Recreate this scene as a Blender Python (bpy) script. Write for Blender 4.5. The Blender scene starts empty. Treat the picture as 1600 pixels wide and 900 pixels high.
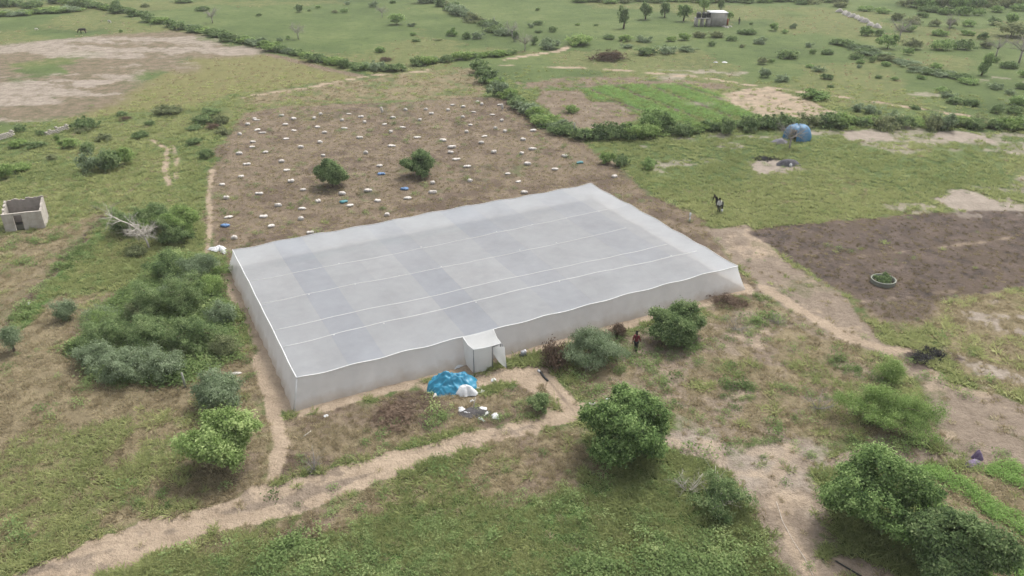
import bpy, bmesh, math, random
import numpy as np
from mathutils import Vector, Matrix

# ------------------------------------------------------------------ camera, sky, sun, exposure
scene = bpy.context.scene
COL = scene.collection
CAM_H, FPX, PITCH = 33.5, 1250.0, math.radians(27.09)
cam_data = bpy.data.cameras.new('camera'); cam_data.sensor_width = 36; cam_data.lens = FPX / 1600 * 36
cam_data.clip_start = 0.5; cam_data.clip_end = 20000
cam = bpy.data.objects.new('camera', cam_data); COL.objects.link(cam)
cam.location = (0, 0, CAM_H); cam.rotation_euler = (math.pi / 2 - PITCH, 0, 0)
scene.camera = cam

SUN_EL, SUN_AZ = math.radians(58), math.radians(35)          # azimuth clockwise from +Y
world = bpy.data.worlds.new('World'); scene.world = world; world.use_nodes = True
wn = world.node_tree.nodes; wl = world.node_tree.links
for n in list(wn): wn.remove(n)
sky = wn.new('ShaderNodeTexSky'); sky.sky_type = 'NISHITA'; sky.sun_disc = False
sky.sun_elevation = SUN_EL; sky.sun_rotation = SUN_AZ
sky.air_density = 1.0; sky.dust_density = 4.0; sky.ozone_density = 1.0
hs = wn.new('ShaderNodeHueSaturation'); hs.inputs['Saturation'].default_value = 0.22
bg = wn.new('ShaderNodeBackground'); bg.inputs['Strength'].default_value = 0.148
wo = wn.new('ShaderNodeOutputWorld')
wl.new(sky.outputs[0], hs.inputs['Color']); wl.new(hs.outputs[0], bg.inputs['Color']); wl.new(bg.outputs[0], wo.inputs['Surface'])

sun_d = bpy.data.lights.new('sun', 'SUN'); sun_d.energy = 1.45; sun_d.angle = math.radians(12); sun_d.color = (1.0, 0.95, 0.87)
sun = bpy.data.objects.new('sun', sun_d); COL.objects.link(sun)
sdir = Vector((math.sin(SUN_AZ) * math.cos(SUN_EL), math.cos(SUN_AZ) * math.cos(SUN_EL), math.sin(SUN_EL)))
sun.rotation_euler = sdir.to_track_quat('Z', 'Y').to_euler(); sun.location = (60, 100, 150)

vs = scene.view_settings
vs.view_transform = 'Standard'; vs.look = 'None'; vs.gamma = 1.0; vs.use_curve_mapping = False
vs.exposure = 1.08
scene.cycles.use_denoising = True
scene.cycles.max_bounces = 6; scene.cycles.diffuse_bounces = 3; scene.cycles.transparent_max_bounces = 16
scene.cycles.volume_bounces = 2

rng = np.random.default_rng(7)
random.seed(7)

# ------------------------------------------------------------------ projection helpers (photo pixel -> place on the ground)
CP, SP = math.cos(PITCH), math.sin(PITCH)
def P(px, py, z=0.0):
    X = (px - 800) / FPX; U = -(py - 450) / FPX
    d = np.array([X, CP + U * SP, -SP + U * CP]); t = (z - CAM_H) / d[2]
    return np.array([d[0] * t, d[1] * t])
def PP(pts, z=0.0): return np.array([P(x, y, z) for x, y in pts])
def depth(x, y, z=0.0): return y * CP - (z - CAM_H) * SP
def top_z(px, py, yy):
    U = -(py - 450) / FPX
    return CAM_H + (-SP + U * CP) / (CP + U * SP) * yy

# ------------------------------------------------------------------ noise
def vnoise(x, y, seed=0):
    xi = np.floor(x).astype(np.int64); yi = np.floor(y).astype(np.int64)
    xf = x - xi; yf = y - yi
    u = xf * xf * (3 - 2 * xf); v = yf * yf * (3 - 2 * yf)
    def h(a, b):
        n = (a * 374761393 + b * 668265263 + seed * 1442695041) & 0xFFFFFFFF
        n = ((n ^ (n >> 13)) * 1274126177) & 0xFFFFFFFF
        return ((n ^ (n >> 16)) & 0xFFFF) / 65535.0
    return (h(xi, yi) * (1 - u) + h(xi + 1, yi) * u) * (1 - v) + (h(xi, yi + 1) * (1 - u) + h(xi + 1, yi + 1) * u) * v
def fbm(x, y, s, octv=4, seed=0):
    a, f, t, r = 1.0, s, 0.0, 0.0
    for i in range(octv):
        r = r + a * vnoise(x * f + 17.3 * i, y * f - 9.1 * i, seed + i); t += a; a *= 0.55; f *= 2.1
    return r / t
def sstep(a, b, x):
    t = np.clip((x - a) / (b - a), 0, 1); return t * t * (3 - 2 * t)
def gz(x, y):
    x = np.asarray(x, float); y = np.asarray(y, float)
    return 0.22 * (fbm(x, y, 0.06, 3, 3) - 0.5) + 0.08 * (fbm(x, y, 0.5, 2, 5) - 0.5)

# ------------------------------------------------------------------ tags, meshes
def tag(o, label=None, cat=None, group=None, kind=None):
    if label: o['label'] = label
    if cat: o['category'] = cat
    if group: o['group'] = group
    if kind: o['kind'] = kind
    return o
def mesh_np(name, verts, faces, attrs=None, smooth=False, mat=None):
    """verts (N,3); faces list of arrays (M,k)"""
    me = bpy.data.meshes.new(name)
    verts = np.asarray(verts, np.float32)
    if not isinstance(faces, list): faces = [faces]
    faces = [np.asarray(f, np.int32) for f in faces if len(f)]
    me.vertices.add(len(verts)); me.vertices.foreach_set('co', verts.ravel())
    lv = np.concatenate([f.ravel() for f in faces]); tot = np.concatenate([np.full(len(f), f.shape[1], np.int32) for f in faces])
    st = np.concatenate([[0], np.cumsum(tot)[:-1]]).astype(np.int32)
    me.loops.add(len(lv)); me.loops.foreach_set('vertex_index', lv)
    me.polygons.add(len(tot)); me.polygons.foreach_set('loop_start', st); me.polygons.foreach_set('loop_total', tot)
    if smooth: me.polygons.foreach_set('use_smooth', np.ones(len(tot), bool))
    for k, v in (attrs or {}).items():
        v = np.asarray(v, np.float32)
        if v.ndim == 1:
            a = me.attributes.new(k, 'FLOAT', 'POINT'); a.data.foreach_set('value', v)
        else:
            a = me.attributes.new(k, 'FLOAT_VECTOR', 'POINT'); a.data.foreach_set('vector', v.ravel())
    me.update(calc_edges=True); me.validate()
    if mat: me.materials.append(mat)
    return me
def link(name, me, parent=None, loc=(0, 0, 0), rot=(0, 0, 0), scale=(1, 1, 1)):
    o = bpy.data.objects.new(name, me); COL.objects.link(o)
    o.location = loc; o.rotation_euler = rot; o.scale = scale
    if parent: o.parent = parent
    return o
def empty(name, loc=(0, 0, 0), rotz=0):
    o = bpy.data.objects.new(name, None); COL.objects.link(o); o.location = loc; o.rotation_euler = (0, 0, rotz); o.empty_display_size = 0.3
    return o
ORD = 'first second third fourth fifth sixth seventh eighth ninth tenth eleventh twelfth thirteenth fourteenth fifteenth sixteenth seventeenth eighteenth nineteenth twentieth'.split() + ['twenty-' + w for w in 'first second third fourth fifth sixth seventh eighth ninth'.split()] + ['thirtieth'] + ['thirty-' + w for w in 'first second third fourth fifth sixth seventh eighth ninth'.split()]
ORD += ['fortieth'] + ['forty-' + w for w in ORD[:9]]
def single_out(objs, marks, form):
    """number alike things outward from the landmark each stands closest to"""
    mk = [(n, P(*p)) for n, p in marks]; by = {}
    for o in objs:
        q = np.array(o.location[:2]); d = [np.linalg.norm(q - p) for _, p in mk]; i = int(np.argmin(d)); by.setdefault(mk[i][0], []).append((d[i], o))
    for n, l in by.items():
        for k, (_, o) in enumerate(sorted(l, key=lambda t: t[0])): o['label'] = form(ORD[k], n, o)
class Geo:
    """collects simple solids into one mesh"""
    def __init__(s): s.v = []; s.q = []; s.t = []; s.n = 0
    def add(s, v, q=(), t=()):
        v = np.asarray(v, float); s.v.append(v)
        if len(q): s.q.append(np.asarray(q) + s.n)
        if len(t): s.t.append(np.asarray(t) + s.n)
        s.n += len(v)
    def box(s, c, d, rz=0, M=None):
        x, y, z = np.array(d) / 2
        v = np.array([[a * x, b * y, e * z] for e in (-1, 1) for a, b in ((-1, -1), (1, -1), (1, 1), (-1, 1))])
        cr, sr = math.cos(rz), math.sin(rz); R = np.array([[cr, -sr, 0], [sr, cr, 0], [0, 0, 1]])
        v = v @ (R if M is None else M).T + np.array(c)
        s.add(v, [[0, 3, 2, 1], [4, 5, 6, 7], [0, 1, 5, 4], [1, 2, 6, 5], [2, 3, 7, 6], [3, 0, 4, 7]])
    def tube(s, pts, rad, sides=6, caps=True):
        pts = np.asarray(pts, float); n = len(pts); rad = np.broadcast_to(rad, n)
        rings = []
        for i in range(n):
            a = pts[max(i - 1, 0)]; b = pts[min(i + 1, n - 1)]; t = b - a; t = t / (np.linalg.norm(t) + 1e-9)
            ref = np.array([0, 0, 1.]) if abs(t[2]) < 0.9 else np.array([1., 0, 0])
            u = np.cross(t, ref); u /= np.linalg.norm(u); w = np.cross(t, u)
            k = np.arange(sides) * 2 * math.pi / sides
            rings.append(pts[i] + rad[i] * (np.cos(k)[:, None] * u + np.sin(k)[:, None] * w))
        v = np.vstack(rings); q = []
        for i in range(n - 1):
            for k in range(sides):
                k2 = (k + 1) % sides
                q.append([i * sides + k, i * sides + k2, (i + 1) * sides + k2, (i + 1) * sides + k])
        t = []
        if caps:
            v = np.vstack([v, pts[0], pts[-1]]); c0, c1 = n * sides, n * sides + 1
            for k in range(sides):
                k2 = (k + 1) % sides; t.append([c0, k2, k]); t.append([c1, (n - 1) * sides + k, (n - 1) * sides + k2])
        s.add(v, q, t)
    def lathe(s, prof, sides=24, c=(0, 0, 0)):
        prof = np.asarray(prof, float); n = len(prof); k = np.arange(sides) * 2 * math.pi / sides
        v = np.vstack([np.stack([r * np.cos(k), r * np.sin(k), np.full(sides, z)], 1) for r, z in prof]) + np.array(c)
        q = [[i * sides + a, i * sides + (a + 1) % sides, (i + 1) * sides + (a + 1) % sides, (i + 1) * sides + a] for i in range(n - 1) for a in range(sides)]
        s.add(v, q)
    def mesh(s, name, mat=None, smooth=False, attrs=None):
        return mesh_np(name, np.vstack(s.v), [np.vstack(f) for f in (s.q, s.t) if f], attrs, smooth, mat)

# ------------------------------------------------------------------ materials
def new_mat(name):
    m = bpy.data.materials.new(name); m.use_nodes = True
    nt = m.node_tree
    for n in list(nt.nodes): nt.nodes.remove(n)
    out = nt.nodes.new('ShaderNodeOutputMaterial')
    return m, nt, out
def N(nt, t, **kw):
    n = nt.nodes.new(t)
    for k, v in kw.items():
        if k.startswith('_'): setattr(n, k[1:], v)
        else: n.inputs[k].default_value = v
    return n
def ramp(nt, fac, stops):
    r = nt.nodes.new('ShaderNodeValToRGB'); e = r.color_ramp.elements
    while len(e) < len(stops): e.new(0.5)
    for i, (p, c) in enumerate(stops): e[i].position = p; e[i].color = (*c, 1)
    nt.links.new(fac, r.inputs[0]); return r.outputs[0]
def noise(nt, vec, scale, detail=3, rough=0.6):
    n = N(nt, 'ShaderNodeTexNoise', Scale=scale, Detail=detail, Roughness=rough)
    if vec is not None: nt.links.new(vec, n.inputs['Vector'])
    return n.outputs[0]
def solid(name, c1, c2=None, scale=4.0, rough=0.85, bump=0.0, spec=0.3):
    m, nt, out = new_mat(name); L = nt.links
    b = N(nt, 'ShaderNodeBsdfPrincipled', Roughness=rough); b.inputs['Specular IOR Level'].default_value = spec
    tc = nt.nodes.new('ShaderNodeTexCoord')
    nz = noise(nt, tc.outputs['Object'], scale, 4)
    c2 = c2 or tuple(x * 0.72 for x in c1)
    L.new(ramp(nt, nz, [(0.35, c2), (0.62, c1)]), b.inputs['Base Color'])
    if bump:
        bp = N(nt, 'ShaderNodeBump', Strength=bump, Distance=0.05); L.new(nz, bp.inputs['Height']); L.new(bp.outputs[0], b.inputs['Normal'])
    L.new(b.outputs[0], out.inputs[0]); return m
def leafy(name, dark, mid, light, trans=0.4, instancer=False, spread=0.25):
    m, nt, out = new_mat(name); L = nt.links
    a = N(nt, 'ShaderNodeAttribute', _attribute_name='tone')
    oi = nt.nodes.new('ShaderNodeObjectInfo')
    s = N(nt, 'ShaderNodeMath', _operation='MULTIPLY_ADD'); L.new(oi.outputs['Random'], s.inputs[0]); s.inputs[1].default_value = spread; 
    L.new(a.outputs['Fac'], s.inputs[2])
    f = s.outputs[0]
    if instancer:
        b = N(nt, 'ShaderNodeAttribute', _attribute_name='itone', _attribute_type='INSTANCER')
        s2 = N(nt, 'ShaderNodeMath', _operation='MULTIPLY_ADD'); L.new(f, s2.inputs[0]); s2.inputs[1].default_value = 0.35; L.new(b.outputs['Fac'], s2.inputs[2]); f = s2.outputs[0]
    col = ramp(nt, f, [(0.08, dark), (0.5, mid), (1.0, light)])
    d = N(nt, 'ShaderNodeBsdfDiffuse', Roughness=0.6); t = nt.nodes.new('ShaderNodeBsdfTranslucent'); mx = N(nt, 'ShaderNodeMixShader', Fac=trans)
    L.new(col, d.inputs[0]); L.new(col, t.inputs[0]); L.new(d.outputs[0], mx.inputs[1]); L.new(t.outputs[0], mx.inputs[2])
    L.new(mx.outputs[0], out.inputs[0]); return m
def net_mat(name, col, cover, trans=0.32, mud=False):
    m, nt, out = new_mat(name); L = nt.links
    tc = nt.nodes.new('ShaderNodeTexCoord')
    nz = noise(nt, tc.outputs['Object'], 0.30, 5, 0.65)
    c = ramp(nt, nz, [(0.28, tuple(x * 0.86 for x in col)), (0.5, tuple(x * 0.96 for x in col)), (0.72, tuple(x * 1.03 for x in col))])
    mp = N(nt, 'ShaderNodeMapping'); mp.inputs['Scale'].default_value = (0.5, 2.2, 1.0); L.new(tc.outputs['Object'], mp.inputs[0])
    bp = N(nt, 'ShaderNodeBump', Strength=0.35, Distance=0.12); L.new(noise(nt, mp.outputs[0], 0.9, 4, 0.6), bp.inputs['Height'])
    if mud:
        sx = nt.nodes.new('ShaderNodeSeparateXYZ'); L.new(tc.outputs['Object'], sx.inputs[0])
        n3 = noise(nt, tc.outputs['Object'], 1.1, 4, 0.65); ad = N(nt, 'ShaderNodeMath', _operation='MULTIPLY_ADD'); L.new(n3, ad.inputs[0]); ad.inputs[1].default_value = -1.1; L.new(sx.outputs[2], ad.inputs[2])
        mm = N(nt, 'ShaderNodeMapRange'); mm.inputs['From Min'].default_value = -0.5; mm.inputs['From Max'].default_value = 0.25; mm.inputs['To Min'].default_value = 0.6; mm.inputs['To Max'].default_value = 0.0; L.new(ad.outputs[0], mm.inputs[0])
        mc = N(nt, 'ShaderNodeMix', _data_type='RGBA'); L.new(mm.outputs[0], mc.inputs[0]); L.new(c, mc.inputs[6]); mc.inputs[7].default_value = (0.46, 0.38, 0.30, 1); c = mc.outputs[2]
    d = N(nt, 'ShaderNodeBsdfDiffuse'); t = nt.nodes.new('ShaderNodeBsdfTranslucent'); tr = nt.nodes.new('ShaderNodeBsdfTransparent')
    L.new(c, d.inputs[0]); L.new(c, t.inputs[0]); L.new(bp.outputs[0], d.inputs['Normal'])
    m1 = N(nt, 'ShaderNodeMixShader', Fac=trans); L.new(d.outputs[0], m1.inputs[1]); L.new(t.outputs[0], m1.inputs[2])
    n2 = noise(nt, tc.outputs['Object'], 1.3, 2)
    mr = N(nt, 'ShaderNodeMapRange'); mr.inputs['To Min'].default_value = cover - 0.05; mr.inputs['To Max'].default_value = cover + 0.05
    L.new(n2, mr.inputs[0])
    m2 = nt.nodes.new('ShaderNodeMixShader'); L.new(mr.outputs[0], m2.inputs[0]); L.new(tr.outputs[0], m2.inputs[1]); L.new(m1.outputs[0], m2.inputs[2])
    L.new(m2.outputs[0], out.inputs[0]); return m

M_leaf_dark = leafy('leaf_dark', (0.075, 0.125, 0.048), (0.215, 0.315, 0.115), (0.42, 0.53, 0.23))
M_leaf_yel = leafy('leaf_yellow', (0.10, 0.15, 0.05), (0.25, 0.345, 0.12), (0.48, 0.57, 0.26))
M_leaf_grey = leafy('leaf_grey', (0.10, 0.14, 0.075), (0.21, 0.27, 0.155), (0.42, 0.49, 0.33))
M_leaf_mid = leafy('leaf_mid', (0.07, 0.11, 0.05), (0.165, 0.235, 0.10), (0.34, 0.41, 0.20))
M_leaf_lime = leafy('leaf_lime', (0.11, 0.17, 0.055), (0.23, 0.33, 0.11), (0.40, 0.48, 0.20))
M_leaf_olive = leafy('leaf_olive', (0.10, 0.125, 0.06), (0.22, 0.25, 0.13), (0.38, 0.40, 0.22))
M_brush = leafy('dead_brush', (0.055, 0.038, 0.03), (0.13, 0.09, 0.068), (0.22, 0.165, 0.12), trans=0.2)
M_bark = solid('bark', (0.109, 0.0816, 0.0612), scale=8, rough=0.95)
M_deadwood = solid('dead_wood', (0.46, 0.43, 0.38), (0.34, 0.31, 0.27), scale=6, rough=0.95)
M_greywood = solid('grey_twig', (0.27, 0.25, 0.225), (0.20, 0.18, 0.16), scale=6, rough=0.95)
M_net_light = net_mat('net_white', (0.405, 0.425, 0.450), 0.80, 0.46)
M_net_pale = net_mat('net_pale', (0.422, 0.440, 0.463), 0.81, 0.46)
M_net_thin = net_mat('net_thin', (0.378, 0.405, 0.448), 0.785, 0.46)
M_net_mid = net_mat('net_middle', (0.392, 0.415, 0.450), 0.792, 0.46)
M_net_wall = net_mat('net_wall', (0.79, 0.80, 0.81), 0.71, 0.55, True)
M_net_porch = net_mat('net_porch', (0.61, 0.62, 0.62), 0.82, 0.45)
M_rope = solid('white_rope', (0.544, 0.544, 0.544), (0.49, 0.49, 0.49), rough=0.7)
M_metal = solid('galvanised_steel', (0.204, 0.211, 0.218), rough=0.5)
M_sack = solid('woven_sack', (0.503, 0.476, 0.449), (0.394, 0.36, 0.326), scale=3, rough=0.8, bump=0.3)
M_sack_blue = solid('blue_sack', (0.116, 0.204, 0.354), (0.0816, 0.15, 0.286), scale=3, rough=0.7)
M_sack_teal = solid('teal_sack', (0.068, 0.204, 0.231), (0.0476, 0.15, 0.163), scale=3, rough=0.7)
M_tarp = solid('blue_tarpaulin', (0.010, 0.17, 0.275), (0.006, 0.12, 0.21), scale=1.5, rough=0.45, spec=0.5)
M_white = solid('white_sheet', (0.503, 0.503, 0.503), (0.408, 0.415, 0.428), scale=5, rough=0.6)
M_plaster = solid('block_plaster', (0.40, 0.365, 0.325), (0.29, 0.26, 0.225), scale=1.6, rough=0.95, bump=0.4)
M_floor_shade = solid('shaded_earth_floor', (0.03, 0.028, 0.022), (0.02, 0.022, 0.015), scale=3)  # near-black: the shed's indoor shade is painted into the floor colour
M_plaster_shade = solid('shaded_plaster', (0.286, 0.252, 0.224), (0.204, 0.177, 0.153), scale=1.6, rough=0.95, bump=0.4)  # darker copy of the block plaster, shade inside the shed painted in
M_plaster2 = solid('pale_plaster', (0.299, 0.286, 0.265), (0.245, 0.231, 0.211), scale=1.2, rough=0.95)
M_black = solid('black_plastic', (0.0204, 0.0218, 0.0218), rough=0.5)
M_orange = solid('orange_paint', (0.306, 0.0884, 0.0476), rough=0.7)
M_conc = solid('concrete', (0.20, 0.215, 0.17), (0.224, 0.224, 0.204), scale=5, rough=0.9)
M_ash = solid('charred', (0.034, 0.0326, 0.032), (0.0748, 0.068, 0.068), scale=3, rough=0.95)
M_char_leaf = leafy('char', (0.02, 0.02, 0.02), (0.05, 0.048, 0.048), (0.11, 0.11, 0.11), trans=0.05)
M_rock = solid('pale_rock', (0.306, 0.286, 0.258), (0.204, 0.19, 0.17), scale=4)

# ------------------------------------------------------------------ ground cover, laid out on the ground
def poly_w(x, y, pts, feather, amp, nscale, seed=1):
    """1 inside the outline, 0 outside, edge broken up by noise; pts are points on the ground"""
    p = np.asarray(pts); n = len(p); out = np.zeros(len(x))
    m = feather + amp + 1
    box = (x > p[:, 0].min() - m) & (x < p[:, 0].max() + m) & (y > p[:, 1].min() - m) & (y < p[:, 1].max() + m)
    if not box.any(): return out
    X, Y = x[box], y[box]
    inside = np.zeros(len(X), bool); dist = np.full(len(X), 1e9)
    for i in range(n):
        a, b = p[i], p[(i + 1) % n]
        c = (a[1] > Y) != (b[1] > Y)
        with np.errstate(divide='ignore', invalid='ignore'):
            xi = (b[0] - a[0]) * (Y - a[1]) / (b[1] - a[1]) + a[0]
        inside ^= c & (X < xi)
        e = b - a; t = np.clip(((X - a[0]) * e[0] + (Y - a[1]) * e[1]) / (e @ e + 1e-9), 0, 1)
        dist = np.minimum(dist, np.hypot(X - a[0] - t * e[0], Y - a[1] - t * e[1]))
    sd = np.where(inside, dist, -dist) + amp * 2 * (fbm(X, Y, nscale, 4, seed) - 0.5)
    out[box] = sstep(-feather, feather, sd); return out
def line_w(x, y, pts, half, feather, amp, nscale, seed=1):
    p = np.asarray(pts); out = np.zeros(len(x)); m = half + feather + amp + 1
    box = (x > p[:, 0].min() - m) & (x < p[:, 0].max() + m) & (y > p[:, 1].min() - m) & (y < p[:, 1].max() + m)
    if not box.any(): return out
    X, Y = x[box], y[box]; dist = np.full(len(X), 1e9)
    for i in range(len(p) - 1):
        a, b = p[i], p[i + 1]; e = b - a; t = np.clip(((X - a[0]) * e[0] + (Y - a[1]) * e[1]) / (e @ e + 1e-9), 0, 1)
        dist = np.minimum(dist, np.hypot(X - a[0] - t * e[0], Y - a[1] - t * e[1]))
    sd = half - dist + amp * 2 * (fbm(X, Y, nscale, 4, seed) - 0.5)
    out[box] = sstep(-feather, feather, sd); return out

# net house frame
YAW = 0.4761
EU = np.array([math.cos(YAW), math.sin(YAW)]); EV = np.array([-math.sin(YAW), math.cos(YAW)])
A0 = np.array([-0.4521, 1.4083]) * CAM_H
NL, NW, NH = 1.1971 * CAM_H, 0.7421 * CAM_H, 0.065 * CAM_H
FL = 0.0209 * CAM_H
def UV(u, v): return A0 + EU * u + EV * v
def toUV(p): d = np.asarray(p) - A0; return np.stack([d @ EU, d @ EV], -1)

Z = {k: PP(v) for k, v in dict(
    field=[(378, 178), (440, 168), (520, 163), (640, 158), (745, 150), (792, 155), (830, 183), (900, 213), (928, 233), (965, 262), (1012, 298), (1100, 350), (1112, 362), (1150, 415), (1200, 455), (1175, 470), (1120, 440), (900, 330), (640, 370), (366, 430), (335, 400), (322, 340), (326, 275), (350, 215)],
    backdirt=[(520, 340), (640, 310), (760, 285), (900, 270), (960, 275), (1100, 360), (1130, 400), (1090, 400), (920, 300), (720, 335), (560, 365)],
    bare_left=[(-250, 95), (-100, 80), (0, 70), (120, 58), (270, 46), (345, 60), (420, 80), (395, 90), (320, 95), (310, 112), (240, 118), (236, 135), (205, 148), (160, 168), (120, 182), (30, 195), (-150, 215)],
    yellow_left=[(300, 85), (420, 85), (560, 118), (500, 130), (380, 145), (280, 170), (200, 178), (110, 190), (150, 170), (240, 120)],
    strip_back=[(380, 150), (560, 120), (680, 110), (745, 105), (770, 140), (745, 152), (640, 158), (520, 163), (378, 176)],
    path=[(20, 905), (60, 878), (130, 848), (205, 822), (292, 800), (350, 784), (400, 764), (500, 738), (620, 707), (720, 680), (800, 660), (880, 644), (905, 628), (965, 632), (905, 656), (830, 680), (720, 702), (640, 735), (560, 768), (470, 800), (400, 822), (300, 842), (215, 878), (150, 902), (90, 930)],
    tan_right=[(1100, 358), (1165, 354), (1195, 375), (1235, 408), (1330, 468), (1352, 492), (1385, 545), (1440, 570), (1480, 590), (1620, 640), (1700, 680), (1700, 760), (1600, 722), (1530, 712), (1475, 705), (1440, 690), (1465, 660), (1440, 610), (1400, 560), (1310, 522), (1195, 452), (1150, 410)],
    tan_low=[(1060, 650), (1160, 690), (1250, 690), (1420, 690), (1540, 710), (1600, 722), (1600, 735), (1420, 730), (1260, 745), (1290, 800), (1330, 860), (1400, 910), (1270, 910), (1225, 850), (1170, 790), (1135, 735), (1040, 690)],
    burn=[(1168, 362), (1240, 352), (1330, 343), (1430, 335), (1520, 330), (1760, 327), (1760, 460), (1600, 448), (1530, 460), (1470, 470), (1400, 474), (1340, 468), (1290, 440), (1235, 405)],
    burn2=[(1330, 470), (1460, 470), (1450, 500), (1385, 500)],
    ash=[(1410, 545), (1450, 535), (1500, 560), (1480, 575), (1430, 575)],
    yel_right=[(1430, 480), (1520, 462), (1620, 455), (1760, 470), (1760, 640), (1600, 615), (1530, 590), (1470, 545)],
    weeds=[(230, 905), (300, 855), (420, 845), (560, 835), (640, 800), (740, 780), (840, 770), (980, 750), (1060, 770), (1140, 790), (1200, 830), (1240, 905), (1200, 1100), (200, 1100)],
    weed_brown=[(260, 860), (330, 835), (470, 800), (560, 770), (650, 735), (760, 690), (900, 660), (930, 720), (900, 770), (780, 780), (650, 800), (560, 835), (420, 850)],
    olive_left=[(-200, 460), (40, 470), (190, 440), (330, 470), (390, 560), (410, 640), (430, 760), (290, 800), (130, 850), (20, 900), (-300, 1000)],
    brown_shrub=[(290, 430), (345, 400), (395, 520), (430, 640), (430, 740), (340, 790), (290, 740), (310, 640), (230, 600), (120, 575), (90, 520), (210, 430)],
    front_brown=[(440, 660), (560, 625), (680, 605), (760, 620), (850, 580), (880, 640), (780, 660), (640, 695), (520, 730), (430, 745)],
    front_green=[(440, 745), (500, 690), (640, 650), (830, 610), (880, 640), (760, 665), (620, 702), (500, 735)],
    right_mix=[(890, 560), (1000, 520), (1180, 460), (1240, 480), (1310, 525), (1400, 565), (1460, 660), (1430, 690), (1250, 690), (1140, 690), (1040, 645), (920, 630)],
    till=[(845, 142), (905, 140), (925, 158), (965, 160), (1003, 182), (985, 192), (900, 205), (870, 180), (835, 160)],
    berm=[(800, 128), (900, 120), (1000, 119), (1100, 128), (1190, 136), (1120, 138), (1000, 131), (830, 141)],
    crop=[(908, 139), (960, 134), (1072, 131), (1130, 150), (1185, 184), (1110, 190), (1052, 190), (1003, 180), (958, 157), (930, 156)],
    pink=[(1120, 150), (1160, 138), (1205, 137), (1260, 155), (1312, 178), (1260, 186), (1195, 186), (1150, 165)],
    melon=[(1400, 745), (1450, 730), (1540, 728), (1620, 725), (1800, 740), (1800, 960), (1540, 920), (1430, 800)],
    meadow=[(-300, 560), (-300, 300), (60, 300), (200, 240), (320, 250), (330, 400), (200, 420), (40, 470)],
    thicket=[(112, 550), (160, 500), (212, 440), (240, 405), (290, 398), (330, 412), (366, 480), (376, 560), (310, 595), (240, 608), (170, 595)],
    shed_dry=[(-300, 350), (0, 365), (90, 355), (160, 338), (150, 350), (95, 410), (40, 470), (-60, 560), (-300, 600)],
    brown_track=[(-200, 620), (0, 470), (60, 420), (150, 335), (165, 342), (60, 455), (0, 530), (-150, 680)],
    road_sand=[(640, 600), (745, 580), (830, 565), (870, 600), (905, 640), (870, 650), (840, 620), (800, 600), (700, 620)],
).items()}
L_ = {k: PP(v) for k, v in dict(
    spur=[(402, 560), (425, 640), (440, 690), (428, 745)],
    track_a=[(238, 218), (262, 235), (258, 268), (265, 290)], track_b=[(268, 228), (277, 250), (275, 280)],
    trail_far=[(760, 103), (830, 103), (900, 106), (1000, 112), (1100, 122), (1200, 137), (1310, 151), (1420, 168), (1525, 182)],
    trail_mid=[(380, 152), (480, 137), (560, 121), (600, 115), (635, 114), (668, 110)],
    trail_far2=[(790, 93), (840, 85), (872, 80), (887, 74)],
    burn_line=[(1300, 405), (1360, 398), (1450, 388), (1520, 380), (1600, 370)],
    burn_line2=[(1350, 470), (1420, 462), (1490, 455)],
    brown_edge=[(420, 85), (470, 98), (520, 110), (560, 118)],
    gully=[(845, 580), (870, 610), (895, 640)],
    trail_r=[(1195, 450), (1260, 490), (1320, 525), (1380, 545), (1410, 550)],
    low_r=[(1235, 700), (1205, 760), (1235, 840), (1270, 900)],
    pathmid=[(40, 895), (130, 872), (210, 848), (300, 820), (360, 800), (440, 783), (540, 752), (640, 720), (720, 692), (800, 672), (890, 650)], rut_a=[(60, 882), (210, 832), (330, 797), (470, 762), (620, 715), (760, 675), (880, 648)],
    trk1=[(162, 338), (125, 380), (60, 450), (0, 525), (-60, 600)], trk1b=[(172, 343), (140, 378), (78, 450), (20, 515)], trk2=[(250, 248), (222, 282), (190, 312), (160, 338)],
    footpath=[(322, 400), (328, 350), (326, 300), (332, 265)],
).items()}
_a, _b, _c = P(9, 363), P(71, 356), P(76, 342); _e = (_b - _a) / np.linalg.norm(_b - _a); _n = np.array([-_e[1], _e[0]]); _d = max(2.6, float((_c - _b) @ _n))
SHED_Q = np.array([_a, _b, _b + _n * _d, _a + _n * _d])
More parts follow.
